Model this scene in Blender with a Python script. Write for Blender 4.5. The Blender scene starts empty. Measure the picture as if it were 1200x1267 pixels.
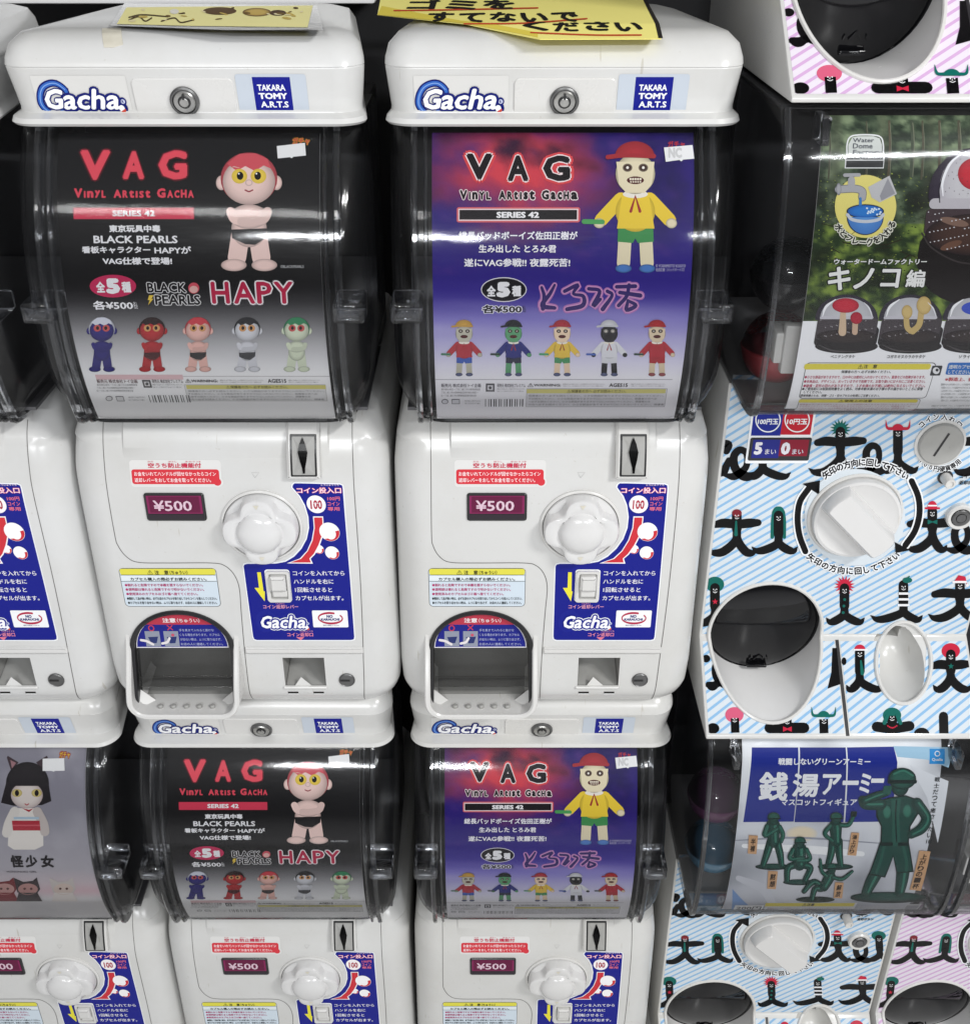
import bpy, bmesh, math, random
from mathutils import Vector, Matrix, noise
from bisect import bisect_right

SC = bpy.context.scene
COL = SC.collection
random.seed(4)
R = math.radians

# ------------------------------------------------------------------ camera, world, lamps, exposure
F, TH, D, HC = 1380.0, R(29.9), 0.8966, 0.149        # focal length in photo pixels, pitch, distance, eye above upper lid label
LABEL_Z = 1.205                                       # height of the upper lid label over the floor
cam = bpy.data.cameras.new('camera'); cam_ob = bpy.data.objects.new('camera', cam); COL.objects.link(cam_ob)
cam.sensor_fit = 'HORIZONTAL'; cam.sensor_width = 36.0; cam.lens = 36.0 * F / 1200.0
cam.clip_start = 0.02; cam.clip_end = 60.0
cam_ob.location = (0.0, -D, LABEL_Z + HC)
cam_ob.rotation_euler = (math.pi / 2 - TH, 0, 0)
SC.camera = cam_ob

world = bpy.data.worlds.new('World'); SC.world = world; world.use_nodes = True
wn, wl = world.node_tree.nodes, world.node_tree.links
wn.clear()
w_out = wn.new('ShaderNodeOutputWorld'); w_bg = wn.new('ShaderNodeBackground')
w_tc = wn.new('ShaderNodeTexCoord'); w_sep = wn.new('ShaderNodeSeparateXYZ'); w_ramp = wn.new('ShaderNodeValToRGB')
w_map = wn.new('ShaderNodeMapRange')
w_map.inputs[1].default_value = -1; w_map.inputs[2].default_value = 1
wl.new(w_tc.outputs['Generated'], w_sep.inputs[0]); wl.new(w_sep.outputs['Z'], w_map.inputs[0])
wl.new(w_map.outputs[0], w_ramp.inputs[0]); wl.new(w_ramp.outputs[0], w_bg.inputs[0]); wl.new(w_bg.outputs[0], w_out.inputs[0])
el = w_ramp.color_ramp.elements
el[0].position = 0.0; el[0].color = (1.3, 1.29, 1.27, 1)
el[1].position = 1.0; el[1].color = (0.60, 0.61, 0.63, 1)
for p_, c_ in ((0.30, 1.3), (0.40, 0.80), (0.475, 0.12), (0.57, 0.12), (0.66, 0.30), (0.76, 0.46)):
    e_ = el.new(p_); e_.color = (c_, c_, c_ * 1.02, 1)
w_bg.inputs[1].default_value = 0.85

def area_lamp(name, loc, target, sx, sy, energy, color=(1, 1, 1)):
    l = bpy.data.lights.new(name, 'AREA'); l.shape = 'RECTANGLE'; l.size = sx; l.size_y = sy
    l.energy = energy; l.color = color
    o = bpy.data.objects.new(name, l); COL.objects.link(o); o.location = loc
    o.rotation_euler = (Vector(target) - Vector(loc)).to_track_quat('-Z', 'Y').to_euler()
    return o
area_lamp('ceiling_lamp', (1.90, -1.9, 2.75), (0.1, 0, 0.8), 0.7, 0.16, 52, (1.0, 0.995, 0.985))
area_lamp('ceiling_lamp', (-0.95, -2.6, 2.75), (-0.1, 0, 0.8), 1.2, 0.16, 9, (1.0, 0.995, 0.985))
area_lamp('ceiling_lamp', (-0.55, -4.3, 2.75), (0, 0, 1.0), 1.1, 0.16, 56, (0.96, 0.98, 1.0))
area_lamp('ceiling_lamp', (1.7, -4.0, 2.75), (0, 0, 1.0), 1.3, 0.14, 44, (0.96, 0.98, 1.0))

vs = SC.view_settings
vs.view_transform = 'Standard'; vs.look = 'None'; vs.exposure = 0.0; vs.gamma = 1.0; vs.use_curve_mapping = False
SC.render.engine = 'CYCLES'
SC.cycles.max_bounces = 12; SC.cycles.transparent_max_bounces = 40; SC.cycles.use_denoising = True
SC.cycles.caustics_reflective = False; SC.cycles.caustics_refractive = False

# ------------------------------------------------------------------ materials
def lin(c):
    if isinstance(c, str):
        c = tuple(int(c[i:i + 2], 16) for i in (0, 2, 4))
    r = []
    for v in c:
        v /= 255.0
        r.append(v / 12.92 if v <= 0.04045 else ((v + 0.055) / 1.055) ** 2.4)
    return tuple(r)

def mixc(a, b, f): return tuple(a[i] + (b[i] - a[i]) * f for i in range(3))
def hexc(h): return tuple(int(h[i:i + 2], 16) for i in (0, 2, 4)) if isinstance(h, str) else h
def shade(c, k): c = hexc(c); return tuple(max(0, min(255, v * k)) for v in c)

def new_mat(name):
    m = bpy.data.materials.new(name); m.use_nodes = True
    m.node_tree.nodes.clear()
    o = m.node_tree.nodes.new('ShaderNodeOutputMaterial')
    return m, m.node_tree.nodes, m.node_tree.links, o

def plastic(name, col, rough=0.35, spec=0.5, metal=0.0, dirt=None, dirt_amt=0.0, scale=14.0, bump=0.0, coat=0.0):
    m, n, l, o = new_mat(name)
    p = n.new('ShaderNodeBsdfPrincipled'); l.new(p.outputs[0], o.inputs[0])
    p.inputs['Base Color'].default_value = (*col, 1); p.inputs['Roughness'].default_value = rough
    p.inputs['Metallic'].default_value = metal; p.inputs['Specular IOR Level'].default_value = spec
    p.inputs['Coat Weight'].default_value = coat
    tc = n.new('ShaderNodeTexCoord')
    if dirt is not None:
        oi = n.new('ShaderNodeObjectInfo'); add = n.new('ShaderNodeVectorMath'); add.operation = 'ADD'
        l.new(tc.outputs['Object'], add.inputs[0]); l.new(oi.outputs['Location'], add.inputs[1])
        nz = n.new('ShaderNodeTexNoise'); nz.inputs['Scale'].default_value = scale; nz.inputs['Detail'].default_value = 6
        nz.inputs['Roughness'].default_value = 0.65
        l.new(add.outputs[0], nz.inputs['Vector'])
        rp = n.new('ShaderNodeValToRGB'); rp.color_ramp.elements[0].position = 0.42; rp.color_ramp.elements[1].position = 0.78
        rp.color_ramp.elements[0].color = (0, 0, 0, 1); rp.color_ramp.elements[1].color = (dirt_amt,) * 3 + (1,)
        l.new(nz.outputs[0], rp.inputs[0])
        # fine specks and scuffs
        vo = n.new('ShaderNodeTexNoise'); vo.inputs['Scale'].default_value = 210.0; vo.inputs['Detail'].default_value = 2
        l.new(add.outputs[0], vo.inputs['Vector'])
        r2 = n.new('ShaderNodeValToRGB'); r2.color_ramp.elements[0].position = 0.705; r2.color_ramp.elements[1].position = 0.76
        r2.color_ramp.elements[0].color = (0, 0, 0, 1); r2.color_ramp.elements[1].color = (0.35, 0.35, 0.35, 1)
        l.new(vo.outputs[0], r2.inputs[0])
        ms = n.new('ShaderNodeMapping'); ms.inputs['Rotation'].default_value = (0.3, 0.7, 0.2); ms.inputs['Scale'].default_value = (260, 60, 24)
        l.new(add.outputs[0], ms.inputs[0])
        ns = n.new('ShaderNodeTexNoise'); ns.inputs['Scale'].default_value = 1.0; ns.inputs['Detail'].default_value = 1; l.new(ms.outputs[0], ns.inputs['Vector'])
        r3 = n.new('ShaderNodeValToRGB'); r3.color_ramp.elements[0].position = 0.755; r3.color_ramp.elements[1].position = 0.80
        r3.color_ramp.elements[0].color = (0, 0, 0, 1); r3.color_ramp.elements[1].color = (0.7, 0.7, 0.7, 1); l.new(ns.outputs[0], r3.inputs[0])
        m0 = n.new('ShaderNodeMath'); m0.operation = 'MAXIMUM'; l.new(rp.outputs[0], m0.inputs[0]); l.new(r3.outputs[0], m0.inputs[1])
        mx = n.new('ShaderNodeMath'); mx.operation = 'MAXIMUM'
        l.new(m0.outputs[0], mx.inputs[0]); l.new(r2.outputs[0], mx.inputs[1])
        mix = n.new('ShaderNodeMix'); mix.data_type = 'RGBA'
        mix.inputs[6].default_value = (*col, 1); mix.inputs[7].default_value = (*dirt, 1)
        l.new(mx.outputs[0], mix.inputs[0])
        wn_ = n.new('ShaderNodeTexWhiteNoise'); wn_.noise_dimensions = '3D'; l.new(oi.outputs['Location'], wn_.inputs['Vector'])
        age = n.new('ShaderNodeMix'); age.data_type = 'RGBA'; age.blend_type = 'MULTIPLY'; age.inputs[7].default_value = (0.985, 0.972, 0.94, 1)
        l.new(wn_.outputs['Value'], age.inputs[0]); l.new(mix.outputs[2], age.inputs[6]); l.new(age.outputs[2], p.inputs['Base Color'])
        mr = n.new('ShaderNodeMapRange'); mr.inputs[3].default_value = rough * 0.75; mr.inputs[4].default_value = rough * 1.5
        l.new(nz.outputs[0], mr.inputs[0]); l.new(mr.outputs[0], p.inputs['Roughness'])
    if bump:
        nb = n.new('ShaderNodeTexNoise'); nb.inputs['Scale'].default_value = 25.0; nb.inputs['Detail'].default_value = 3
        l.new(tc.outputs['Object'], nb.inputs['Vector'])
        b = n.new('ShaderNodeBump'); b.inputs['Strength'].default_value = bump; b.inputs['Distance'].default_value = 0.002
        l.new(nb.outputs[0], b.inputs['Height']); l.new(b.outputs[0], p.inputs['Normal'])
    return m

def clear_plastic(name, tint=(0.985, 0.987, 0.99), rough=0.075, haze=0.12, gain=0.62, wave=0.16):
    """clear sheet: what is behind shows through, with a Fresnel reflection and a wider scuffed sheen"""
    m, n, l, o = new_mat(name)
    tr = n.new('ShaderNodeBsdfTransparent'); tr.inputs[0].default_value = (*tint, 1)
    g1 = n.new('ShaderNodeBsdfGlossy'); g1.inputs['Roughness'].default_value = rough
    g2 = n.new('ShaderNodeBsdfGlossy'); g2.inputs['Roughness'].default_value = 0.34
    g1.inputs[0].default_value = g2.inputs[0].default_value = (1, 1, 1, 1)
    tc = n.new('ShaderNodeTexCoord'); mp = n.new('ShaderNodeMapping'); mp.inputs['Scale'].default_value = (30, 60, 60)
    nz = n.new('ShaderNodeTexNoise'); nz.inputs['Scale'].default_value = 1.0; nz.inputs['Detail'].default_value = 5
    l.new(tc.outputs['Object'], mp.inputs[0]); l.new(mp.outputs[0], nz.inputs['Vector'])
    mp2 = n.new('ShaderNodeMapping'); mp2.inputs['Rotation'].default_value = (0.2, 0.5, 0.3); mp2.inputs['Scale'].default_value = (60, 500, 700)
    sc = n.new('ShaderNodeTexNoise'); sc.inputs['Scale'].default_value = 1.0; sc.inputs['Detail'].default_value = 2
    l.new(tc.outputs['Object'], mp2.inputs[0]); l.new(mp2.outputs[0], sc.inputs['Vector'])
    bp = n.new('ShaderNodeBump'); bp.inputs['Strength'].default_value = wave; bp.inputs['Distance'].default_value = 0.001
    l.new(nz.outputs[0], bp.inputs['Height'])
    l.new(bp.outputs[0], g1.inputs['Normal']); l.new(bp.outputs[0], g2.inputs['Normal'])
    hz = n.new('ShaderNodeMapRange'); hz.inputs[1].default_value = 0.5; hz.inputs[2].default_value = 0.8
    hz.inputs[3].default_value = haze; hz.inputs[4].default_value = min(1.0, haze * 3.2)
    l.new(sc.outputs[0], hz.inputs[0])
    mg = n.new('ShaderNodeMixShader'); l.new(hz.outputs[0], mg.inputs[0]); l.new(g1.outputs[0], mg.inputs[1]); l.new(g2.outputs[0], mg.inputs[2])
    fr = n.new('ShaderNodeFresnel'); fr.inputs[0].default_value = 1.5
    pw = n.new('ShaderNodeMath'); pw.operation = 'POWER'; pw.inputs[1].default_value = 1.18; l.new(fr.outputs[0], pw.inputs[0])
    mul = n.new('ShaderNodeMath'); mul.operation = 'MULTIPLY'; mul.inputs[1].default_value = gain; mul.use_clamp = True
    l.new(pw.outputs[0], mul.inputs[0])
    lw = n.new('ShaderNodeLayerWeight'); lw.inputs[0].default_value = 0.5
    p4 = n.new('ShaderNodeMath'); p4.operation = 'POWER'; p4.inputs[1].default_value = 5.0; l.new(lw.outputs['Facing'], p4.inputs[0])
    mt = n.new('ShaderNodeMix'); mt.data_type = 'RGBA'; mt.inputs[6].default_value = (*tint, 1); mt.inputs[7].default_value = (tint[0] * .45, tint[1] * .45, tint[2] * .48, 1)
    l.new(p4.outputs[0], mt.inputs[0]); l.new(mt.outputs[2], tr.inputs[0])
    mx = n.new('ShaderNodeMixShader'); l.new(mul.outputs[0], mx.inputs[0]); l.new(tr.outputs[0], mx.inputs[1]); l.new(mg.outputs[0], mx.inputs[2])
    l.new(mx.outputs[0], o.inputs[0])
    return m

def printed(name, rough=0.35, coat=0.0, spec=0.5):
    m, n, l, o = new_mat(name)
    p = n.new('ShaderNodeBsdfPrincipled'); l.new(p.outputs[0], o.inputs[0])
    a = n.new('ShaderNodeAttribute'); a.attribute_name = 'ink'
    l.new(a.outputs['Color'], p.inputs['Base Color'])
    p.inputs['Roughness'].default_value = rough; p.inputs['Coat Weight'].default_value = coat
    p.inputs['Specular IOR Level'].default_value = spec
    return m

M = {}
M['white'] = plastic('white_plastic', (0.635, 0.638, 0.635), 0.20, dirt=(0.46, 0.44, 0.39), dirt_amt=0.34, scale=8, bump=0.05)
M['white_clean'] = plastic('clean_white_plastic', (0.66, 0.657, 0.648), 0.24, dirt=(0.55, 0.53, 0.48), dirt_amt=0.18, scale=16)
M['gloss_white'] = plastic('glossy_white_plastic', (0.67, 0.67, 0.675), 0.14, dirt=(0.6, 0.58, 0.55), dirt_amt=0.15, scale=20)
M['scoop'] = plastic('bright_white_plastic', (0.84, 0.84, 0.85), 0.22, dirt=(0.7, 0.69, 0.66), dirt_amt=0.2, scale=20)
M['tray_grey'] = plastic('light_grey_plastic', (0.36, 0.36, 0.37), 0.4, dirt=(0.25, 0.25, 0.25), dirt_amt=0.4, scale=30)
M['chute'] = plastic('grey_chute_plastic', (0.36, 0.36, 0.35), 0.45, dirt=(0.25, 0.24, 0.22), dirt_amt=0.4, scale=30)
M['dark'] = plastic('dark_inner_plastic', (0.035, 0.035, 0.038), 0.5)
M['smoke'] = plastic('smoky_grey_plastic', (0.085, 0.085, 0.09), 0.35)
M['black'] = plastic('black_plastic', (0.012, 0.012, 0.013), 0.3)
M['gloss_black'] = plastic('glossy_black_plastic', (0.005, 0.005, 0.006), 0.05, spec=0.36, bump=0.02)
M['metal'] = plastic('grey_metal', (0.45, 0.45, 0.44), 0.33, metal=1.0, dirt=(0.2, 0.2, 0.2), dirt_amt=0.5, scale=90)
M['dark_metal'] = plastic('dark_metal', (0.16, 0.16, 0.16), 0.4, metal=0.9)
M['seam'] = plastic('seam_gap', (0.16, 0.155, 0.15), 0.7)
M['clear'] = clear_plastic('clear_cover_plastic')
M['clear_edge'] = clear_plastic('clear_rim_plastic', (0.86, 0.87, 0.89), 0.05, 0.10, 1.6, 0.15)
M['smoky_clear'] = clear_plastic('smoky_clear_plastic', (0.35, 0.355, 0.37), 0.06, 0.12, 1.4, 0.1)
M['flap'] = clear_plastic('smoky_flap_plastic', (0.76, 0.76, 0.755), 0.10, 0.25, 1.5, 0.05)
M['print'] = printed('printed_card', 0.5, spec=0.08)
M['sticker'] = printed('printed_sticker', 0.20, spec=0.15)
M['paper'] = printed('coloured_paper', 0.75, spec=0.2)
M['laminate'] = clear_plastic('laminating_film', (0.96, 0.96, 0.96), 0.12, 0.4, 1.6, 0.5)
M['tape'] = plastic('old_adhesive_tape', (0.66, 0.63, 0.54), 0.4, dirt=(0.45, 0.42, 0.33), dirt_amt=0.5, scale=60)
M['wall'] = plastic('dark_back_panel', (0.018, 0.018, 0.02), 0.7)
M['floor'] = plastic('grey_vinyl_floor', (0.66, 0.66, 0.65), 0.3, dirt=(0.4, 0.4, 0.4), dirt_amt=0.3, scale=5)
M['shelf'] = plastic('white_shelf_board', (0.75, 0.75, 0.75), 0.4)
M['pink'] = plastic('pink_display_board', (0.62, 0.22, 0.26), 0.4)

# ------------------------------------------------------------------ mesh helpers
def finish(me, smooth=True, ang=32):
    if smooth:
        for p in me.polygons: p.use_smooth = True
        try: me.set_sharp_from_angle(angle=R(ang))
        except Exception: pass
    return me

def mesh_from_bm(bm, name, mats, smooth=True, ang=32):
    bmesh.ops.recalc_face_normals(bm, faces=bm.faces)
    me = bpy.data.meshes.new(name); bm.to_mesh(me); bm.free()
    for m in (mats if isinstance(mats, (list, tuple)) else [mats]): me.materials.append(m)
    return finish(me, smooth, ang)

def bm_box(bm, x0, x1, y0, y1, z0, z1, bev=0.0, seg=2, mi=0):
    vs_ = [bm.verts.new((x, y, z)) for z in (z0, z1) for y in (y0, y1) for x in (x0, x1)]
    fs = [bm.faces.new([vs_[i] for i in q]) for q in ((0, 2, 3, 1), (4, 5, 7, 6), (0, 1, 5, 4), (2, 6, 7, 3), (0, 4, 6, 2), (1, 3, 7, 5))]
    for f in fs: f.material_index = mi
    if bev:
        es = set(e for f in fs for e in f.edges)
        r = bmesh.ops.bevel(bm, geom=list(es), offset=bev, segments=seg, profile=0.5, affect='EDGES')
        for f in r['faces']: f.material_index = mi

def bm_lathe(bm, rings, n=32, M4=None, cap=True, mod=None, mi=0):
    """rings: (radius, height) about +Z; mod(angle, ring index) scales the radius; M4 places it"""
    rows = []
    for i, (r, h) in enumerate(rings):
        row = []
        for k in range(n):
            a = 2 * math.pi * k / n
            q = r * (mod(a, i) if mod else 1.0)
            v = Vector((q * math.cos(a), q * math.sin(a), h))
            row.append(bm.verts.new(M4 @ v if M4 else v))
        rows.append(row)
    for a, b in zip(rows, rows[1:]):
        for k in range(n):
            f = bm.faces.new((a[k], a[(k + 1) % n], b[(k + 1) % n], b[k])); f.material_index = mi
    if cap:
        f = bm.faces.new(rows[-1]); f.material_index = mi
        f = bm.faces.new(list(reversed(rows[0]))); f.material_index = mi

def rounded_ring(hx, yf, yb, rf, rb, z, n=7):
    pts = []
    def arc(cx, cy, r, a0, a1):
        for i in range(n + 1):
            a = R(a0 + (a1 - a0) * i / n); pts.append((cx + r * math.cos(a), cy + r * math.sin(a), z))
    rfx = min(rf, hx * 0.98)
    arc(-hx + rfx, yf + rfx, rfx, 180, 270); arc(hx - rfx, yf + rfx, rfx, 270, 360)
    arc(hx - rb, yb - rb, rb, 0, 90); arc(-hx + rb, yb - rb, rb, 90, 180)
    return pts

def bm_loft(bm, rings, cap0=True, cap1=True, closed=True):
    rows = [[bm.verts.new(p) for p in r] for r in rings]
    n = len(rows[0])
    for a, b in zip(rows, rows[1:]):
        for k in range(n if closed else n - 1):
            bm.faces.new((a[k], a[(k + 1) % n], b[(k + 1) % n], b[k]))
    if cap0: bm.faces.new(list(reversed(rows[0])))
    if cap1: bm.faces.new(rows[-1])
    return rows

def boolean_cut(me, cutters):
    o = bpy.data.objects.new('body', me); COL.objects.link(o); tmp = []
    for c in cutters:
        co = bpy.data.objects.new('cutter', c); COL.objects.link(co); tmp.append(co)
        md = o.modifiers.new('cut', 'BOOLEAN'); md.operation = 'DIFFERENCE'; md.object = co; md.solver = 'EXACT'; md.material_mode = 'TRANSFER'
    bpy.context.view_layer.update()
    out = bpy.data.meshes.new_from_object(o.evaluated_get(bpy.context.evaluated_depsgraph_get()))
    for x in tmp + [o]: bpy.data.objects.remove(x)
    return finish(out, True, 30)

# ------------------------------------------------------------------ surfaces that carry print: a profile in (Y, z) swept along x
def spline(pts, n):
    P = [Vector(p) for p in pts]; P = [P[0] * 2 - P[1]] + P + [P[-1] * 2 - P[-2]]
    out = []
    for i in range(1, len(P) - 2):
        for k in range(n):
            t = k / n; a, b, c, d = P[i - 1:i + 3]
            out.append(0.5 * ((2 * b) + (c - a) * t + (2 * a - 5 * b + 4 * c - d) * t * t + (3 * b - a - 3 * c + d) * t ** 3))
    out.append(P[-2]); return [tuple(p) for p in out]

class Surf:
    """px() finds where a photo pixel's sight line meets this surface on a machine standing at x0 (dz = row offset)."""
    def __init__(s, prof, zbase, x0, dz=0.0, flat=False):
        s.P = [Vector(p) for p in prof]; s.zb = zbase; s.x0 = x0; s.dz = dz; s.flat = flat
        s.T = [0.0]
        for a, b in zip(s.P, s.P[1:]): s.T.append(s.T[-1] + (b - a).length)
        s.L = s.T[-1]; s.cache = {}
    def at(s, t):
        i = max(0, min(len(s.P) - 2, bisect_right(s.T, t) - 1))
        a, b = s.P[i], s.P[i + 1]; d = (b - a) / max(1e-9, (s.T[i + 1] - s.T[i]))
        return a + d * (t - s.T[i]), d
    def map(s, x, t, h=0.0):
        p, d = s.at(t); return (x, p.x + d.y * h, p.y - d.x * h + s.zb)
    def row(s, py):
        k = round(py, 2)
        if k in s.cache: return s.cache[k]
        a = TH + math.atan((py - 633.5) / F); ca, sa = math.cos(a), math.sin(a)
        best = None; n = len(s.P) - 1
        for i in range(n):
            p, q = s.P[i], s.P[i + 1]
            # signed distance of the profile point from the sight line
            fp = (p.x + D) * sa + (p.y + s.dz - HC) * ca; fq = (q.x + D) * sa + (q.y + s.dz - HC) * ca
            if abs(fp - fq) < 1e-12: continue
            u = fp / (fp - fq)
            lo = -1e9 if i == 0 else -1e-9; hi = 1e9 if i == n - 1 else 1 + 1e-9
            if lo <= u <= hi:
                w = p + (q - p) * u; dist = (w.x + D) * ca - (w.y + s.dz - HC) * sa
                over = max(0, -u, u - 1) if (i in (0, n - 1)) else 0
                key = (over > 1e-6, over if over > 1e-6 else dist)
                if best is None or key < best[0]: best = (key, s.T[i] + (s.T[i + 1] - s.T[i]) * u, dist)
        if best is None:
            i = min(range(n + 1), key=lambda j: abs((s.P[j].x + D) * sa + (s.P[j].y + s.dz - HC) * ca)); w = s.P[i]
            best = (0, s.T[i], (w.x + D) * ca - (w.y + s.dz - HC) * sa)
        r = (best[1], best[2] * math.cos(a - TH)); s.cache[k] = r
        return r
    def px(s, x, y):
        t, zc = s.row(y); return ((x - 600.0) / F * zc - s.x0, t)

def dense(prof, step=0.004):
    out = [tuple(prof[0])]
    for a, b in zip(prof, prof[1:]):
        n = max(1, int(math.dist(a, b) / step))
        out += [(a[0] + (b[0] - a[0]) * k / n, a[1] + (b[1] - a[1]) * k / n) for k in range(1, n + 1)]
    return out

_txt = {}
def text_mesh(s, bold=0.0, shear=0.0):
    k = (s, round(bold, 4), shear)
    if k not in _txt:
        cu = bpy.data.curves.new('lettering', 'FONT'); cu.body = s; cu.offset = bold; cu.resolution_u = 2; cu.shear = shear
        ob = bpy.data.objects.new('lettering', cu); COL.objects.link(ob)
        me = ob.to_mesh()
        _txt[k] = ([(v.co.x, v.co.y) for v in me.vertices], [tuple(p.vertices) for p in me.polygons])
        ob.to_mesh_clear(); bpy.data.objects.remove(ob); bpy.data.curves.remove(cu)
    return _txt[k]

STEP = 0.005
class Art:
    """flat print: coloured shapes stacked a few hundredths of a millimetre apart on a Surf"""
    def __init__(s, surf, base=0.00015, lay=0.00008):
        s.S = surf; s.V = []; s.Fc = []; s.C = []; s.sc, s.ox, s.oy = 1.0, 0.0, 0.0; s.k = 0; s.base = base; s.lay = lay
    def view(s, sc, ox, oy): s.sc, s.ox, s.oy = sc, ox, oy; return s
    def p(s, x, y): return s.S.px(x / s.sc + s.ox, y / s.sc + s.oy)
    def prim(s, pts, faces, cols, L):
        """pts in surface metres (x, t)"""
        s.k += 1; h = s.base + s.lay * L + (s.k % 13) * s.lay / 14.0
        if isinstance(cols, str) or (len(cols) == 3 and not hasattr(cols[0], '__len__') and not isinstance(cols[0], str)): cols = [cols] * len(pts)
        cl = {}
        def cv(c):
            if c not in cl: cl[c] = lin(c)
            return cl[c]
        cols = [cv(c) for c in cols]
        t0 = min(q[1] for q in pts); t1 = max(q[1] for q in pts)
        off = len(s.V)
        if s.S.flat or t1 - t0 < STEP * 1.2:
            s.V += [s.S.map(x, t, h) for x, t in pts]; s.C += cols
            s.Fc += [tuple(i + off for i in f) for f in faces]
            return
        bm = bmesh.new(); lay = bm.verts.layers.float_color.new('c')
        vv = []
        for (x, t), c in zip(pts, cols):
            v = bm.verts.new((x, t, 0)); v[lay] = (*c, 1); vv.append(v)
        for f in faces:
            try: bm.faces.new([vv[i] for i in f])
            except ValueError: pass
        for i in range(int(math.floor(t0 / STEP)) + 1, int(math.ceil(t1 / STEP))):
            bmesh.ops.bisect_plane(bm, geom=bm.verts[:] + bm.edges[:] + bm.faces[:], dist=1e-6, plane_co=(0, i * STEP, 0), plane_no=(0, 1, 0))
        bm.verts.index_update()
        for v in bm.verts:
            s.V.append(s.S.map(v.co.x, v.co.y, h)); s.C.append(tuple(v[lay])[:3])
        for f in bm.faces: s.Fc.append(tuple(v.index + off for v in f.verts))
        bm.free()
    # --- shapes in view coordinates
    def poly(s, pts, c, L=1):
        s.polyx([s.p(*q) for q in pts], c, L)
    def polyx(s, q, c, L=1):
        from mathutils.geometry import tessellate_polygon
        tris = tessellate_polygon([[Vector((x, t, 0)) for x, t in q]])
        s.prim(q, [tuple(t) for t in tris], c, L)
    def rect(s, x0, y0, x1, y1, c, L=1, r=0.0):
        q = s.box(x0, y0, x1, y1, r); s.prim(q, [tuple(range(len(q)))], c, L)
    def box(s, x0, y0, x1, y1, r=0.0):
        ym, xm = (y0 + y1) / 2, (x0 + x1) / 2
        xa, xb = s.p(x0, ym)[0], s.p(x1, ym)[0]; ta, tb = s.p(xm, y0)[1], s.p(xm, y1)[1]
        r = min(r / s.sc / 1350.0, abs(xb - xa) * 0.49, abs(tb - ta) * 0.49)
        if r <= 0: return [(xa, ta), (xb, ta), (xb, tb), (xa, tb)]
        q = []
        for cx, cy, a0 in ((xb - r, ta + r, -90), (xb - r, tb - r, 0), (xa + r, tb - r, 90), (xa + r, ta + r, 180)):
            q += [(cx + r * math.cos(R(a0 + i * 18)), cy + r * math.sin(R(a0 + i * 18))) for i in range(6)]
        return q
    def ell(s, cx, cy, rx, ry, c, L=1, c2=None, rot=0.0, n=28, a0=0.0, a1=360.0, hx=0.0, hy=0.0):
        """filled ellipse or sector; c2 = colour at the edge of a printed two-tone fill"""
        pts = [(cx + hx * rx, cy + hy * ry)]; cr, sr = math.cos(R(rot)), math.sin(R(rot)); full = abs(a1 - a0) >= 360
        for i in range(n if full else n + 1):
            a = R(a0 + (a1 - a0) * i / n); ex, ey = rx * math.cos(a), ry * math.sin(a)
            pts.append((cx + ex * cr - ey * sr, cy + ex * sr + ey * cr))
        if c2 is None or not full:
            q = [s.p(*p) for p in pts]; m = len(q) - 1
            fs = [(0, i, i % m + 1) for i in range(1, m + 1)] if full else [(0, i, i + 1) for i in range(1, m)]
            s.prim(q, fs, [c] + [c2 or c] * m, L); return
        c, c2 = hexc(c), hexc(c2); m = len(pts) - 1; ctr = pts[0]; q = [s.p(*ctr)]; cols = [c]; fs = [(0, i, i % m + 1) for i in range(1, m + 1)]
        for k, f in enumerate((.55, .78, .92, 1.0)):
            for p in pts[1:]: q.append(s.p(ctr[0] + (p[0] - ctr[0]) * f, ctr[1] + (p[1] - ctr[1]) * f))
            cols += [mixc(c, c2, (0, .28, .66, 1)[k])] * m
            if k:
                b = 1 + (k - 1) * m; fs += [(b + i, b + m + i, b + m + (i + 1) % m, b + (i + 1) % m) for i in range(m)]
        s.prim(q, fs, cols, L)
    def stroke(s, path, w, c, L=1, smooth=True, cap=True, c2=None, close=False):
        """path of (x, y) or (x, y, width factor)"""
        P = [(p[0], p[1], p[2] if len(p) > 2 else 1.0) for p in path]
        if close: P = P + [P[0]]
        if smooth and len(P) > 2:
            V3 = [Vector(p) for p in P]; V3 = [V3[0] * 2 - V3[1]] + V3 + [V3[-1] * 2 - V3[-2]]; out = []
            if close: V3[0] = Vector(P[-2]); V3[-1] = Vector(P[1])
            for i in range(1, len(V3) - 2):
                for k in range(6):
                    t = k / 6; a, b, cc, d = V3[i - 1:i + 3]
                    out.append(0.5 * ((2 * b) + (cc - a) * t + (2 * a - 5 * b + 4 * cc - d) * t * t + (3 * b - a - 3 * cc + d) * t ** 3))
            out.append(V3[-2]); P = [tuple(p) for p in out]
        n = len(P); Lf, Rt = [], []
        for i in range(n):
            a, b = P[max(0, i - 1)], P[min(n - 1, i + 1)]
            dx, dy = b[0] - a[0], b[1] - a[1]; q = math.hypot(dx, dy) or 1; nx, ny = -dy / q, dx / q
            h = w * P[i][2] / 2
            Lf.append((P[i][0] + nx * h, P[i][1] + ny * h)); Rt.append((P[i][0] - nx * h, P[i][1] - ny * h))
        pts = Lf + Rt; fs = [(i, i + 1, n + i + 1, n + i) for i in range(n - 1)]
        if cap and not close:
            for i, sg in ((0, -1), (n - 1, 1)):
                ang = math.atan2(Lf[i][1] - P[i][1], Lf[i][0] - P[i][0]); h = w * P[i][2] / 2; b = len(pts)
                for k in range(1, 6): pts.append((P[i][0] + h * math.cos(ang - sg * math.pi * k / 6), P[i][1] + h * math.sin(ang - sg * math.pi * k / 6)))
                fs.append(tuple([i] + list(range(b, b + 5)) + [n + i]))
        s.prim([s.p(*q) for q in pts], fs, c, L)
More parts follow.
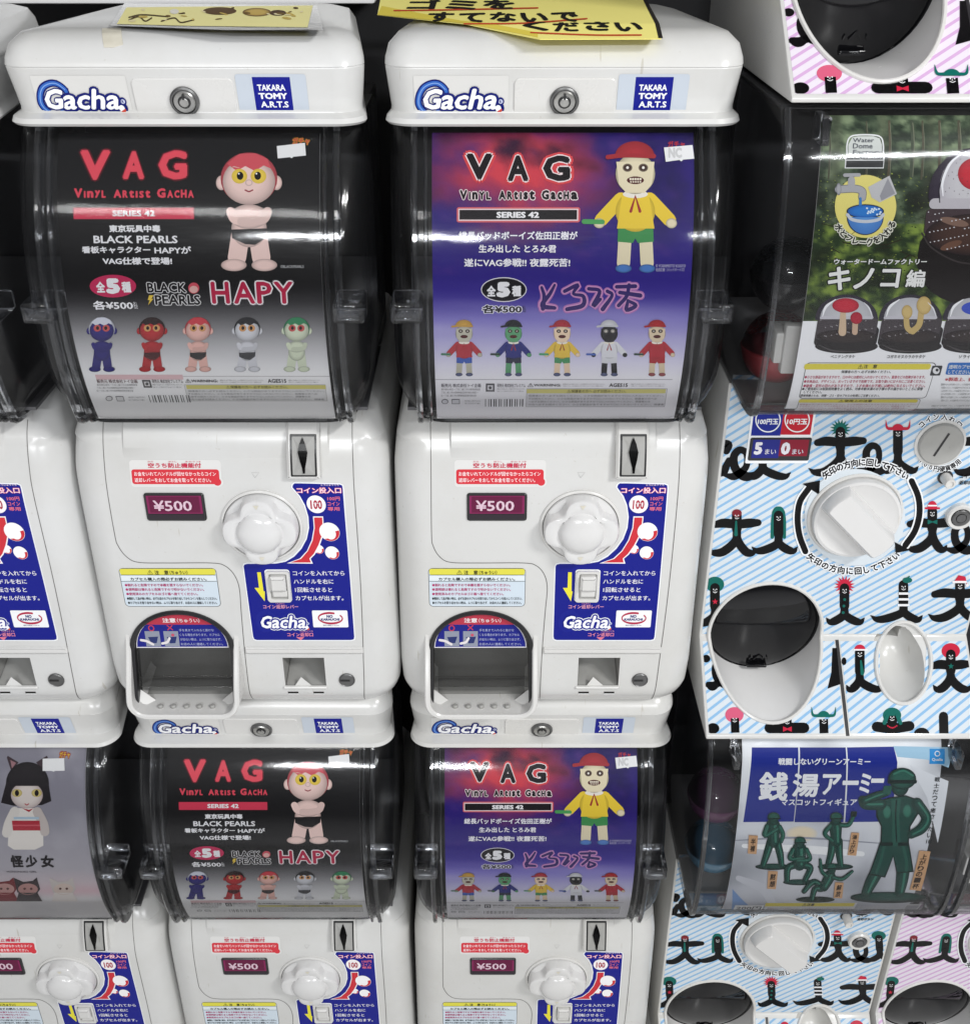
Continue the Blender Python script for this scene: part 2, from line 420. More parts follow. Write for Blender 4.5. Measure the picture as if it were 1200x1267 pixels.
    @staticmethod
    def spread(w, n):
        return [(w * math.cos(2 * math.pi * i / n), w * math.sin(2 * math.pi * i / n)) for i in range(n)]
    def text(s, st, x0, y0, x1, y1, c, L=4, bold=0.02, shear=0.0, out=None):
        """lettering fitted to a box and thickened by small shifts; out = [(extra weight, colour), ...] outlines from the widest in"""
        V, Fs = text_mesh(st, 0.0, shear)
        if not V: return
        ax, bx = min(v[0] for v in V) - bold, max(v[0] for v in V) + bold; ay, by = min(v[1] for v in V) - bold, max(v[1] for v in V) + bold
        ym, xm = (y0 + y1) / 2, (x0 + x1) / 2
        xa, xb = s.p(x0, ym)[0], s.p(x1, ym)[0]; ta, tb = s.p(xm, y0)[1], s.p(xm, y1)[1]
        kx, ky = (xb - xa) / (bx - ax), (ta - tb) / (by - ay)
        def put(w, n, c, L):
            for dx, dy in ([(0, 0)] if w <= 0.004 else []) + (s.spread(w, n) if w > 0.004 else []):
                s.prim([(xa + (v[0] + dx - ax) * kx, tb + (v[1] + dy - ay) * ky) for v in V], Fs, c, L)
        for i, (wt, oc) in enumerate(out or []): put(bold + wt, 12 if bold + wt > .09 else 8, oc, L - len(out) + i)
        put(bold, 4 if bold < .03 else (6 if bold < .06 else 8), c, L)
    def arc_text(s, st, cx, cy, rx, ry, a0, a1, size, c, L=4, bold=0.03, flip=False, out=None):
        n = len(st)
        for i, ch in enumerate(st):
            a = R(a0 + (a1 - a0) * i / max(1, n - 1)); px_, py_ = cx + rx * math.cos(a), cy + ry * math.sin(a)
            tx, ty = -rx * math.sin(a), ry * math.cos(a)
            if a1 < a0: tx, ty = -tx, -ty
            q = math.hypot(tx, ty); tx, ty = tx / q, ty / q; ux, uy = ty, -tx
            for wt, cc, LL in ([(o[0], o[1], L - 1) for o in (out or [])] + [(0, c, L)]):
                V, Fs = text_mesh(ch, 0.0)
                if not V: continue
                mx = (min(v[0] for v in V) + max(v[0] for v in V)) / 2
                for dx, dy in s.spread(bold + wt, 8 if wt else 5):
                    pts = [s.p(px_ + (vx + dx - mx) * size * tx + (vy + dy - 0.35) * size * ux, py_ + (vx + dx - mx) * size * ty + (vy + dy - 0.35) * size * uy) for vx, vy in V]
                    s.prim(pts, Fs, cc, LL)
    def grid(s, x0, x1, t0, t1, nx, nt, fn, L=0):
        """printed picture ground: fn(x, t) -> sRGB triple, over surface metres"""
        pts, cols = [], []
        h = s.base + s.lay * L; off = len(s.V)
        for j in range(nt + 1):
            for i in range(nx + 1):
                x = x0 + (x1 - x0) * i / nx; t = t0 + (t1 - t0) * j / nt
                s.V.append(s.S.map(x, t, h)); s.C.append(lin(fn(x, t)))
        for j in range(nt):
            for i in range(nx):
                a = off + j * (nx + 1) + i; s.Fc.append((a, a + 1, a + nx + 2, a + nx + 1))
    def build(s, name, mat):
        me = bpy.data.meshes.new(name); me.from_pydata(s.V, [], s.Fc)
        a = me.color_attributes.new('ink', 'FLOAT_COLOR', 'POINT')
        a.data.foreach_set('color', [v for c in s.C for v in (c[0], c[1], c[2], 1.0)])
        me.materials.append(mat); me.validate(); me.update()
        return me

def resample(q, n_min=1, step=0.004):
    out = []
    for a, b in zip(q, q[1:] + q[:1]):
        n = max(n_min, int(abs(a[1] - b[1]) / step) + 1)
        out += [(a[0] + (b[0] - a[0]) * k / n, a[1] + (b[1] - a[1]) * k / n) for k in range(n)]
    return out

def plate(bm, S, q, h0, h1, bev=0.0006, mi=0):
    """raised plate with a soft edge lying on a Surf; q = outline in surface metres"""
    q = resample(q); n = len(q)
    area = sum(a[0] * b[1] - b[0] * a[1] for a, b in zip(q, q[1:] + q[:1])); sg = 1 if area > 0 else -1
    inner = []
    for i in range(n):
        a, b, c = q[i - 1], q[i], q[(i + 1) % n]
        d1 = Vector((b[0] - a[0], b[1] - a[1])); d2 = Vector((c[0] - b[0], c[1] - b[1]))
        d1 = d1.normalized() if d1.length > 1e-9 else d2.normalized(); d2 = d2.normalized() if d2.length > 1e-9 else d1
        m = (d1 + d2); m = m.normalized() if m.length > 1e-6 else d1
        nn = Vector((-m.y, m.x)) * sg; k = min(2.0, 1 / max(0.3, nn.dot(Vector((-d1.y, d1.x)) * sg)))
        inner.append((b[0] + nn.x * bev * k, b[1] + nn.y * bev * k))
    rows = [[bm.verts.new(S.map(x, t, h)) for x, t in qq] for qq, h in ((q, h0), (q, h1 - bev * 0.8), (inner, h1))]
    for a, b in zip(rows, rows[1:]):
        for k in range(n):
            f = bm.faces.new((a[k], a[(k + 1) % n], b[(k + 1) % n], b[k])); f.material_index = mi
    b2 = bmesh.new(); vv = [b2.verts.new((x, t, 0)) for x, t in inner]; b2.faces.new(vv)
    if not S.flat:
        t0 = min(v[1] for v in inner); t1 = max(v[1] for v in inner)
        for i in range(int(t0 / 0.004) + 1, int(t1 / 0.004) + 1):
            bmesh.ops.bisect_plane(b2, geom=b2.verts[:] + b2.edges[:] + b2.faces[:], dist=1e-6, plane_co=(0, i * 0.004, 0), plane_no=(0, 1, 0))
    bmesh.ops.triangulate(b2, faces=b2.faces[:])
    b2.verts.index_update()
    mp = [bm.verts.new(S.map(v.co.x, v.co.y, h1)) for v in b2.verts]
    for f in b2.faces:
        g = bm.faces.new([mp[v.index] for v in f.verts]); g.material_index = mi
    b2.free()

# ------------------------------------------------------------------ things and parts
def thing(name, label, cat, loc, group=None):
    o = bpy.data.objects.new(name, None); COL.objects.link(o); o.location = loc
    o.empty_display_size = 0.05; o['label'] = label; o['category'] = cat
    if group: o['group'] = group
    return o
def part(name, me, parent, label=None, loc=None):
    o = bpy.data.objects.new(name, me); COL.objects.link(o); o.parent = parent
    if loc: o.location = loc
    if label: o['label'] = label
    return o
def solo(name, me, label, cat, loc=(0, 0, 0), group=None):
    o = bpy.data.objects.new(name, me); COL.objects.link(o); o.location = loc
    o['label'] = label; o['category'] = cat
    if group: o['group'] = group
    return o
def struct(name, me, loc=(0, 0, 0)):
    o = bpy.data.objects.new(name, me); COL.objects.link(o); o.location = loc; o['kind'] = 'structure'; return o
# ------------------------------------------------------------------ setting
def box_mesh(name, mat, *a, bev=0.0):
    bm = bmesh.new(); bm_box(bm, *a, bev=bev); return mesh_from_bm(bm, name, mat)
struct('floor', box_mesh('floor', M['floor'], -1.6, 2.0, -1.15, 0.6, -0.05, 0.0))
struct('back_wall', box_mesh('back_wall', M['wall'], -2.2, 2.6, 0.42, 0.48, 0.0, 2.4))

# ================================================================== white capsule machine
XA, XB = -0.2296, 0.0604              # where the two upper white machines stand
ZB = 0.58                             # label height over a machine's own base
FB = spline([(.030, -.256), (.010, -.266), (-.007, -.285), (-.017, -.310), (-.0215, -.340), (-.0215, -.42), (-.0213, -.50), (-.0215, -.545), (-.0205, -.562), (-.0165, -.572), (-.0115, -.5785), (-.0095, -.58)], 7)
FS = Surf(FB, ZB, XB)
LP = [(.030, .045), (.014, .0425), (.0025, .0355), (-.0040, .0265), (-.0055, .0217), (-.0046, .0212), (-.0046, .0206), (-.0050, .0200), (.0, .0), (.002375, -.0095), (.0016, -.0125), (-.0095, -.0150), (-.0112, -.0185), (-.0095, -.0205)]
LS = Surf(dense(LP[7:10]), ZB, XB, flat=True)
PR, PY, PZ = 0.210, 0.161, -0.165     # the window's curve
def arc_prof(r, z0, z1, n=60):
    a0, a1 = math.asin((z0 - PZ) / r), math.asin((z1 - PZ) / r)
    return [(PY - r * math.cos(a0 + (a1 - a0) * i / n), PZ + r * math.sin(a0 + (a1 - a0) * i / n)) for i in range(n + 1)]
POST = arc_prof(PR, -.0275, -.2580)
PA, PB = Surf(POST, ZB, XA), Surf(POST, ZB, XB)

def surf_frame(S, x, t, h=0.0):
    p = Vector(S.map(x, t, h)); _, d = S.at(t)
    ez = Vector((0, d.y, -d.x)).normalized(); ex = Vector((1, 0, 0)); ey = ez.cross(ex)
    m = Matrix.Identity(4)
    for i, v in enumerate((ex, ey, ez)): m[0][i], m[1][i], m[2][i] = v
    m.translation = p
    return m

# ---- body shell
def hx_body(z):
    pts = [(-.256, .124), (-.268, .1335), (-.29, .1405), (-.315, .1430), (-.535, .1450), (-.560, .1435), (-.572, .1400), (-.58, .1360)]
    for a, b in zip(pts, pts[1:]):
        if z >= b[0]: return a[1] + (b[1] - a[1]) * (a[0] - z) / (a[0] - b[0])
    return pts[-1][1]
def white_body():
    bm = bmesh.new(); rings = []
    for y, z in FB:
        rings.append(rounded_ring(hx_body(z), y, 0.30, .024 if z > -.29 else .030, .012, z + ZB, 8))
    bm_loft(bm, rings)
    return mesh_from_bm(bm, 'body', M['white'])
OS = Surf(spline([(-.0214, -.42), (-.0213, -.46), (-.0225, -.50), (-.0300, -.535), (-.0375, -.556), (-.0415, -.568)], 10), ZB, XB)
A0 = Art(OS).view(6.035, 510, 690)
OX0 = A0.p(125, 700)[0]; OX1 = A0.p(905, 700)[0]; OT = A0.p(515, 395)[1]; OC = A0.p(515, 700)[1]; OXC = (OX0 + OX1) / 2
def arch(inset, tb, n=20):
    """arch outline in surface metres, left foot over the top to right foot"""
    rx = (OX1 - OX0) / 2 - inset; ry = OC - OT - inset
    return [(OXC - rx, tb)] + [(OXC - rx * math.cos(math.pi * i / n), OC - ry * math.sin(math.pi * i / n)) for i in range(n + 1)] + [(OXC + rx, tb)]
def prism(pts_xz, y0, y1, name):
    bm = bmesh.new(); a = [bm.verts.new((x, y0, z)) for x, z in pts_xz]; b = [bm.verts.new((x, y1, z)) for x, z in pts_xz]
    n = len(a); bm.faces.new(a); bm.faces.new(list(reversed(b)))
    for k in range(n): bm.faces.new((a[k], b[k], b[(k + 1) % n], a[(k + 1) % n]))
    return mesh_from_bm(bm, name, M['chute'], False)
def t_of_z(z, S=None):
    S = S or OS; P = S.P
    for i in range(len(P) - 1):
        if P[i + 1].y <= z: return S.T[i] + (S.T[i + 1] - S.T[i]) * (P[i].y - z) / (P[i].y - P[i + 1].y)
    return S.L
zmap = lambda t: FS.map(0, t)[2]; zmapo = lambda t: OS.map(0, t)[2]
cut1 = prism([(x, zmapo(t)) for x, t in arch(0.0005, OC)[1:-1]] + [(OX1, ZB - .567), (OX0, ZB - .567)], -.2, .075, 'cut')
CRx0, CRt0 = FS.px(715, 814); CRx1, CRt1 = FS.px(766, 851)
CRx0 = FS.px(715, 832)[0]; CRx1 = FS.px(766, 832)[0]; CRz0, CRz1 = zmap(CRt0), zmap(CRt1)
cut2 = prism([(CRx0, CRz0), (CRx1, CRz0), (CRx1, CRz1), (CRx0, CRz1)], -.2, .022, 'cut')
ME_body = boolean_cut(white_body(), [cut1, cut2])

# ---- seams of the door
sa = Art(FS, base=-0.0003, lay=0.0002).view(2.857, 480, 490)
GREY = (95, 93, 90)
sa.stroke([(150, 82), (152, 250), (154, 480), (160, 530), (185, 570), (225, 588), (330, 590)], 2.2, GREY, 3)
sa.stroke([(330, 590), (480, 590), (525, 600), (553, 632), (563, 680), (556, 760), (545, 900), (536, 1075)], 2.2, GREY, 3)
sa.stroke([(1030, 84), (1032, 190), (1026, 330), (1005, 560), (985, 740), (960, 930), (944, 1040), (925, 1082)], 2.2, GREY, 3)
sa.stroke([(680, 288), (670, 270), (696, 270), (681, 288)], 1.5, (170, 170, 168), 3, smooth=False)
ME_seam = sa.build('seam', M['sticker'])

# ---- rounded ridge across the top of the door
def top_ridge():
    v = Art(FS).view(2.857, 480, 490); xa = v.p(218, 140)[0]; xb = v.p(950, 140)[0]; t0 = v.p(500, 60)[1]; t1 = v.p(500, 238)[1]
    bm = bmesh.new(); rows = []
    for j in range(25):
        s_ = j / 24; t = t0 + (t1 - t0) * s_; h = .0032 * (1 - s_ ** 1.6) * min(1, s_ * 6 + .25)
        xs = [xa - .001, xa + .0015] + [xa + .0015 + (xb - xa - .003) * k / 6 for k in range(1, 6)] + [xb - .0015, xb + .001]
        rows.append([bm.verts.new(FS.map(x, t, -.0006 if k in (0, len(xs) - 1) else h - .0006 * s_)) for k, x in enumerate(xs)])
    for a, b in zip(rows, rows[1:]):
        for k in range(len(a) - 1): bm.faces.new((a[k], a[k + 1], b[k + 1], b[k]))
    return mesh_from_bm(bm, 'top_ridge', M['white'])
ME_ridge = top_ridge()

# ---- lid
def lid():
    bm = bmesh.new(); rings = []
    W = [.114, .1285, .1345, .1368, .1372, .1368, .1368, .1370, .1350, .1341, .1342, .1368, .1378, .1365]
    for (y, z), w in zip(LP, W):
        rings.append([(x * (1 - .20 * max(0, yy - .02) / .22), yy, zz) for x, yy, zz in rounded_ring(w, y, .212, .022, .02, z + ZB, 10)])
    bm_loft(bm, rings)
    return mesh_from_bm(bm, 'lid', M['white'], ang=40)
ME_lid = lid()

def gacha(A, X0, Y0, X1, dark='101a6b', blue='2f62b8', plain=False):
    """the round-swirl italic word mark, X0..X1 wide with its top at Y0, photo pixels"""
    sc = 875.0 / (X1 - X0); A.view(sc, X0 - 215 / sc, Y0 - 65 / sc)
    edge = 'e8ebf0'
    sw = [(520, 240, .7), (505, 160, 1), (440, 105, 1.15), (370, 100, 1.2), (290, 140, 1.2), (245, 220, 1.2), (240, 310, 1.2), (290, 375, 1.1), (370, 395, .9), (450, 360, .5)]
    if plain: A.stroke(sw, 86, edge, 1)
    A.stroke(sw, 62, dark, 2)
    A.poly([(440, 60), (540, 150), (535, 215), (470, 110)], dark, 3); A.poly([(220, 205), (300, 110), (300, 160), (250, 200)], dark, 3); A.poly([(230, 330), (300, 430), (330, 390), (260, 340)], dark, 3)
    if not plain:
        A.stroke(sw, 36, blue, 4); A.stroke(sw[1:-1], 8, '7fa3dd', 5)
    out = [(.085, dark)] if not plain else [(.125, edge), (.08, dark)]
    A.text('acha', 448, 150, 1015, 358, 'f3f4f6', 8, .026, .22, out)
    A.text('G', 283, 150, 478, 356, 'f3f4f6', 10, .036, .22, [(.05, dark)] if plain else [(.045, dark)])
    A.ell(1040, 345, 48, 58, dark, 5); A.ell(1050, 278, 38, 42, dark, 5)
    A.ell(1028, 345, 28, 32, 'f3f4f6', 9); A.ell(1040, 360, 26, 26, 'c94a3c', 10, a0=-30, a1=150)
    A.ell(1052, 278, 22, 22, 'c6cce6', 7); A.text('R', 1042, 264, 1062, 292, dark, 9)

la = Art(LS, base=0.0004); la.view(2.308, 440, 0)
la.rect(172, 214, 440, 346, (212, 211, 208), 0, 4)
gacha(la, 517, 98, 626); ME_logo = la.build('logo_sticker', M['sticker'])
la = Art(LS, base=0.0004).view(2.308, 440, 0)
la.rect(753, 210, 953, 338, (192, 200, 210), 0, 6); la.rect(801, 218, 908, 328, '121a86', 2)
la.text('TAKARA', 815, 239, 895, 257, 'eef0f6', 4, .035); la.text('TOMY', 813, 263, 895, 281, 'eef0f6', 4, .05); la.text('A.R.T.S', 814, 287, 893, 305, 'eef0f6', 4, .035)
ME_maker = la.build('maker_sticker', M['sticker'])
la.view(2.308, 440, 0)
bm = bmesh.new(); plate(bm, LS, la.box(452, 222, 740, 350, 14), -.0005, .0011, .0005); ME_lockplate = mesh_from_bm(bm, 'lock_plate', M['white_clean'])
def lock_mesh(r, S, x, t, h, name='lock'):
    bm = bmesh.new(); m = surf_frame(S, x, t, h)
    bm_lathe(bm, [(r, 0), (r, .0022), (r * .9, .0030), (r * .82, .0030), (r * .80, .0012), (r * .79, .0012)], 36, m, mi=1)
    bm_lathe(bm, [(r * .78, .0005), (r * .78, .0026), (r * .70, .0036), (r * .48, .0030), (r * .46, .0030)], 36, m, mi=0)
    bm_lathe(bm, [(r * .44, .0020), (r * .44, .0034), (r * .40, .0037), (r * .33, .0037)], 28, m, mi=2)
    bm_lathe(bm, [(r * .31, .0030), (r * .31, .0042), (r * .27, .0045), (.0001, .0045)], 24, m, mi=0)
    b = bmesh.new(); bm_box(b, -r * .07, r * .07, r * .22, r * .56, .003, .0047, mi=2); b.transform(m)
    me_ = bpy.data.meshes.new('x'); b.to_mesh(me_); b.free(); bm.from_mesh(me_)
    return mesh_from_bm(bm, name, [M['metal'], M['dark_metal'], M['black']])
lx, lt = LS.px(698, 123.5)
ME_lock = lock_mesh(.0112, LS, lx, lt, .0008)

# ---- window cover: one clear barrel with rounded ends
def half_w(z):
    s_ = max(0.0, (-.200 - z) / .062); return .1345 - .020 * min(1, s_) ** 2.4
def cover():
    bm = bmesh.new(); prof = arc_prof(PR + .0045, -.0212, -.2520, 40)
    y, z = prof[-1]; prof += [(y + .004, z - .005), (y + .012, z - .0085), (y + .024, z - .010)]
    for off in (0.0, 0.0024):
        rows = []
        for y, z in prof:
            w = half_w(z) - off; r = .021; yy = y + off; pts = [(-w, .13), (-w, .10), (-w, .07)]
            for i in range(9): a = R(180 + 90 * i / 8); pts.append((-w + r + r * math.cos(a), yy + r + r * math.sin(a)))
            for i in range(1, 12): pts.append((-w + r + (2 * w - 2 * r) * i / 12, yy))
            for i in range(9): a = R(270 + 90 * i / 8); pts.append((w - r + r * math.cos(a), yy + r + r * math.sin(a)))
            pts += [(w, .07), (w, .10), (w, .13)]
            rows.append([bm.verts.new((px_, min(py_, .13), z + ZB)) for px_, py_ in pts])
        for a, b in zip(rows, rows[1:]):
            for k in range(len(a) - 1): bm.faces.new((a[k], a[k + 1], b[k + 1], b[k]))
    return mesh_from_bm(bm, 'window_cover', M['clear'], ang=60)
ME_cover = cover()
def rim(xc, w, d0, d1):
    """clear rib that follows the window's curve"""
    bm = bmesh.new(); rows = []; P = arc_prof(PR + .0045, -.0225, -.2520, 36); y, z = P[-1]
    P += [(y + .0015, z - .0030), (y + .0045, z - .0056), (y + .0085, z - .0076), (y + .0135, z - .0088), (y + .024, z - .0100)]
    for i, (y, z) in enumerate(P):
        a, b = P[max(0, i - 1)], P[min(len(P) - 1, i + 1)]; tt = Vector((b[0] - a[0], b[1] - a[1])).normalized(); n = Vector((tt.y, -tt.x))
        e = min(w * .3, .0012)
        sec = [(xc - w / 2, d0), (xc - w / 2, d1 - e), (xc - w / 2 + e, d1), (xc + w / 2 - e, d1), (xc + w / 2, d1 - e), (xc + w / 2, d0)]
        rows.append([(x, y + n.x * d, z + n.y * d + ZB) for x, d in sec])
    bm_loft(bm, rows)
    return mesh_from_bm(bm, 'rim', M['clear_edge'])
ME_rims = [rim(s_ * x, w, a, b) for s_ in (-1, 1) for x, w, a, b in ((.1062, .0030, -.004, .0026), (.1150, .0050, -.006, .0034))]
def cover_edge():
    bm = bmesh.new(); y0, z0 = arc_prof(PR + .0045, -.0212, -.2520, 40)[-1]; rows = []
    w = half_w(z0 - .0085) + .0008; y = y0 + .010; z = z0 - .0088; r = .024; pts = [(-w, .125)]
    for i in range(9): a = R(180 + 90 * i / 8); pts.append((-w + r + r * math.cos(a), y + r + r * math.sin(a)))
    for i in range(9): a = R(270 + 90 * i / 8); pts.append((w - r + r * math.cos(a), y + r + r * math.sin(a)))
    pts.append((w, .125))
    for i, p in enumerate(pts):
        a, b = pts[max(0, i - 1)], pts[min(len(pts) - 1, i + 1)]; d = Vector((b[0] - a[0], b[1] - a[1])).normalized(); n = Vector((d.y, -d.x))
        rows.append([(p[0] + n.x * .0022 * math.cos(q), p[1] + n.y * .0022 * math.cos(q), z + .0022 * math.sin(q) + ZB) for q in [math.pi * 2 * k / 8 for k in range(8)]])
    bm_loft(bm, rows); return mesh_from_bm(bm, 'cover_edge', M['smoky_clear'])
ME_cedge = cover_edge()
def latch(sx):
    bm = bmesh.new(); z = ZB - .153; x0, x1 = sorted((sx * .1095, sx * .1352))
    bm_box(bm, x0, x1, -.060, -.022, z - .0085, z + .0085, .003, 3)
    bm_box(bm, x0 + .004, x1 - .004, -.0635, -.0595, z - .0045, z + .0045, .0018, 2)
    return mesh_from_bm(bm, 'latch', M['clear_edge'])
ME_latch = [latch(-1), latch(1)]
bm = bmesh.new()
bm_box(bm, -.128, .128, .135, .205, ZB - .257, ZB - .021, .004); bm_box(bm, -.131, .131, .075, .135, ZB - .030, ZB - .0205)
ME_housing = mesh_from_bm(bm, 'inner_housing', M['dark'])
def hopper(hw, z0, yb, yf, zt, mat='smoke'):
    """smoky tray the capsules roll in: curved floor with low cheeks"""
    bm = bmesh.new(); prof = [(yf, z0)] + [(yf + (yb - yf) * (.35 + .65 * math.sin(R(a))), z0 + (zt - z0) * (1 - math.cos(R(a)))) for a in range(0, 91, 10)]
    rows = [[bm.verts.new((x, y, z)) for x in (-hw, -hw + .004, hw - .004, hw)] for y, z in prof]
    for a, b in zip(rows, rows[1:]):
        for k in range(3): bm.faces.new((a[k], a[k + 1], b[k + 1], b[k]))
    bm_box(bm, -hw, hw, yf, yb, z0 - .004, z0 - .0008)
    return mesh_from_bm(bm, 'hopper', M[mat])
ME_hop = hopper(.1275, ZB - .2535, .132, -.012, ZB - .165)
# ---- coin slot
v = Art(FS).view(2.857, 480, 490)
bm = bmesh.new(); plate(bm, FS, v.box(803, 92, 918, 286, 6), -.001, .0088, .0022); ME_slot = mesh_from_bm(bm, 'coin_slot', M['white_clean'])
bm = bmesh.new(); plate(bm, FS, v.box(816, 139, 909, 276, 3), .006, .0092, .0003, 1); plate(bm, FS, v.box(823, 145, 902, 271, 2), .009, .0097, .0003, 0)
q = v.box(826, 148, 899, 268); (xa, ta), (xb, tb) = q[0], q[2]; xm = (xa + xb) / 2
r4 = [bm.verts.new(FS.map(x, t, .0098)) for x, t in q]; md = [bm.verts.new(FS.map(xm, ta + (tb - ta) * f, .0112)) for f in (.30, .72)]
for f in ((r4[0], r4[1], md[0]), (r4[1], r4[2], md[1], md[0]), (r4[2], r4[3], md[1]), (r4[3], r4[0], md[0], md[1])): bm.faces.new(f)
ME_slotplate = mesh_from_bm(bm, 'slot_plate', [M['chute'], M['black']], False)
sa = Art(FS, base=.0114).view(2.857, 480, 490)
sa.poly([(862, 148), (852, 170), (845, 195), (851, 222), (857, 245), (859, 264), (866, 264), (868, 245), (874, 222), (879, 195), (872, 170)], (8, 8, 8), 1)
ME_slit = sa.build('slit', M['sticker'])

# ---- knob
kx, kt = FS.px(718, 650.5); KM = surf_frame(FS, kx, kt)
bm = bmesh.new()
bm_lathe(bm, [(.0372, -.003), (.0372, .0016), (.0360, .0024), (.0350, .0024), (.0346, .0008), (.0343, .0008)], 64, KM)
bm_box(bm, -.012, .012, 0, .001, 0, .001) if False else None
bm_lathe(bm, [(.0345, .0006), (.0345, .0013), (.0300, .0013)], 64, KM, mi=1)
ME_kbase = mesh_from_bm(bm, 'knob_base', [M['white_clean'], M['seam']])
def kmod(a, i):
    if i > 7: return 1.0
    s_ = (0.5 + 0.5 * math.cos(4 * (a - math.pi / 4))) ** 2.2
    return 1 - (0.0, .03, .20, .27, .28, .27, .20, .06)[i] * s_
bm = bmesh.new()
bm_lathe(bm, [(.0340, .0008), (.0341, .0028), (.0340, .0050), (.0337, .0128), (.0326, .0143), (.0300, .0150), (.0250, .0152), (.0210, .0142), (.0203, .0152), (.0192, .0174), (.0166, .0196), (.0126, .0212), (.0076, .0222), (.0030, .0226), (.0004, .0227)], 72, KM, mod=kmod)
for yy, sg in ((.0275, 1), (-.0265, 1)):
    b = [bm.verts.new(KM @ Vector(p)) for p in ((-.0026, yy + .0022, .0156), (.0026, yy + .0022, .0156), (0, yy - .0022, .0156))]; f = bm.faces.new(b); f.material_index = 1
ME_knob = mesh_from_bm(bm, 'knob', [M['gloss_white'], M['tape']], ang=34)

# ---- price display
bm = bmesh.new(); plate(bm, FS, v.box(279, 342, 491, 439, 10), -.001, .0018, .0008); ME_disp = mesh_from_bm(bm, 'price_display', M['black'])
sa = Art(FS, base=.0021).view(2.857, 480, 490)
sa.rect(288, 349, 482, 412, (128, 38, 84), 0, 2); sa.rect(288, 414, 482, 432, (52, 46, 52), 0, 2)
sa.rect(296, 352, 474, 408, (98, 28, 62), 1); sa.text('¥500', 310, 365, 446, 402, (214, 186, 200), 3, .02)
ME_price = sa.build('price_card', M['sticker'])

# ---- stickers on the door
sa = Art(FS).view(2.857, 480, 490)
sa.rect(241, 226, 564, 321, (217, 216, 214), 0, 12); sa.ell(547, 303, 21, 20, (217, 216, 214), 1)
sa.text('空うち防止機能付', 307, 236, 495, 254, 'c2344f', 4, .03)
for x, w, s_ in ((307, 20, 'から'), (380, 30, 'ぼうし'), (440, 34, 'きのう'), (478, 16, 'つき')): sa.text(s_, x, 229, x + w, 234, 'c2344f', 4, .01)
sa.rect(247, 259, 556, 311, 'cf3b45', 2, 9); sa.ell(547, 303, 14, 13.5, 'cf3b45', 3)
sa.text('お金をいれてハンドルが回せなかったらコイン', 256, 267, 545, 282, 'f4e9ea', 5, .015)
sa.text('返却レバーをおしてお金を取ってください。', 256, 289, 526, 304, 'f4e9ea', 5, .015)
ME_notice = sa.build('refund_sticker', M['sticker'])

sa = Art(FS).view(6.035, 510, 690)
sa.rect(136, 78, 857, 366, (70, 74, 74), 0, 34); sa.rect(140, 82, 853, 362, (204, 216, 226), 1, 30); sa.rect(140, 82, 853, 128, 'dcd54e', 2, 18)
sa.rect(140, 126, 853, 130, (60, 64, 60), 3); sa.rect(140, 174, 853, 177, (60, 64, 60), 3); sa.rect(144, 132, 849, 172, (222, 230, 234), 2)
sa.text('⚠', 345, 92, 385, 123, '26261c', 5, .01); sa.text('注　意', 398, 93, 503, 124, '26261c', 5, .02); sa.text('（ちゅうい）', 512, 94, 645, 124, '26261c', 5, .02)
sa.text('カプセル購入の際必ずお読みください。', 210, 146, 780, 171, '262c30', 5, .025)
for i, (st, x1) in enumerate((('●割れると危険ですので本機を揺すらないでください。', 745), ('●透明部は壊れると危険ですので叩かないでください。', 748), ('●使用済みのカプセルはゴミ箱へ捨ててください。', 695))): sa.text(st, 162, 192 + 33 * i, x1, 214 + 33 * i, 'b03468', 5, .02)
sa.text('●開封して品が無い時は、必ずお店のカプセルを取り出してからコインを投入してください。', 162, 293, 832, 314, '23282c', 5, .02)
sa.text('●カプセルを取り出せない時は、ムリに取り出さず、お店の人に連絡してください。', 164, 325, 828, 346, '23282c', 5, .02)
ME_warn = sa.build('warning_sticker', M['sticker'])

sa = Art(FS).view(5.28, 660, 560)
B = '161d84'
knobarc = [(300, 718), (360, 716), (420, 705), (480, 672), (535, 622), (580, 560), (606, 490), (614, 420), (604, 345), (580, 285), (550, 245)]
ol = [(545, 205), (560, 194), (600, 193), (860, 200), (880, 210), (882, 235), (855, 560), (830, 850), (797, 1205), (790, 1225), (765, 1231), (150, 1231), (128, 1224), (123, 1200), (137, 740), (146, 724), (170, 718)] + knobarc + [(538, 225)]
sa.poly(ol, 'eceef2', 0)
cxm = sum(p[0] for p in ol) / len(ol)
ol2 = [(553, 208), (564, 200), (600, 200), (856, 207), (873, 214), (874, 236), (848, 560), (823, 850), (790, 1203), (784, 1219), (764, 1224), (152, 1224), (134, 1218), (130, 1200), (144, 742), (152, 731), (170, 726), (300, 726), (362, 724), (424, 712), (485, 679), (541, 628), (587, 564), (614, 492), (622, 420), (612, 343), (588, 282), (558, 242), (546, 225)]
sa.poly(ol2, B, 2)
sa.text('コイン投入口', 572, 226, 862, 264, 'f0dbe6', 6, .02, out=[(.05, 'd0405e')]); sa.text('とうにゅうぐち', 735, 204, 852, 216, 'f0dbe6', 6, .01)
sa.ell(686, 336, 62, 58, 'f2eef0', 4); sa.text('100', 648, 308, 724, 368, 'a82c3e', 6, .03); sa.rect(656, 330, 716, 332, 'f2eef0', 7)
for i, st in enumerate(('100円', 'コイン', '専用')): sa.text(st, 764 - i * 4, 286 + 33 * i, 846 - i * 6, 312 + 33 * i, 'd76a86', 6, .025)
arw = [(652, 415), (718, 415), (712, 480), (695, 545), (662, 610), (622, 665), (590, 692), (600, 724), (430, 722), (520, 690), (575, 640), (618, 570), (645, 490)]
sa.poly(arw, 'f2eef0', 4)
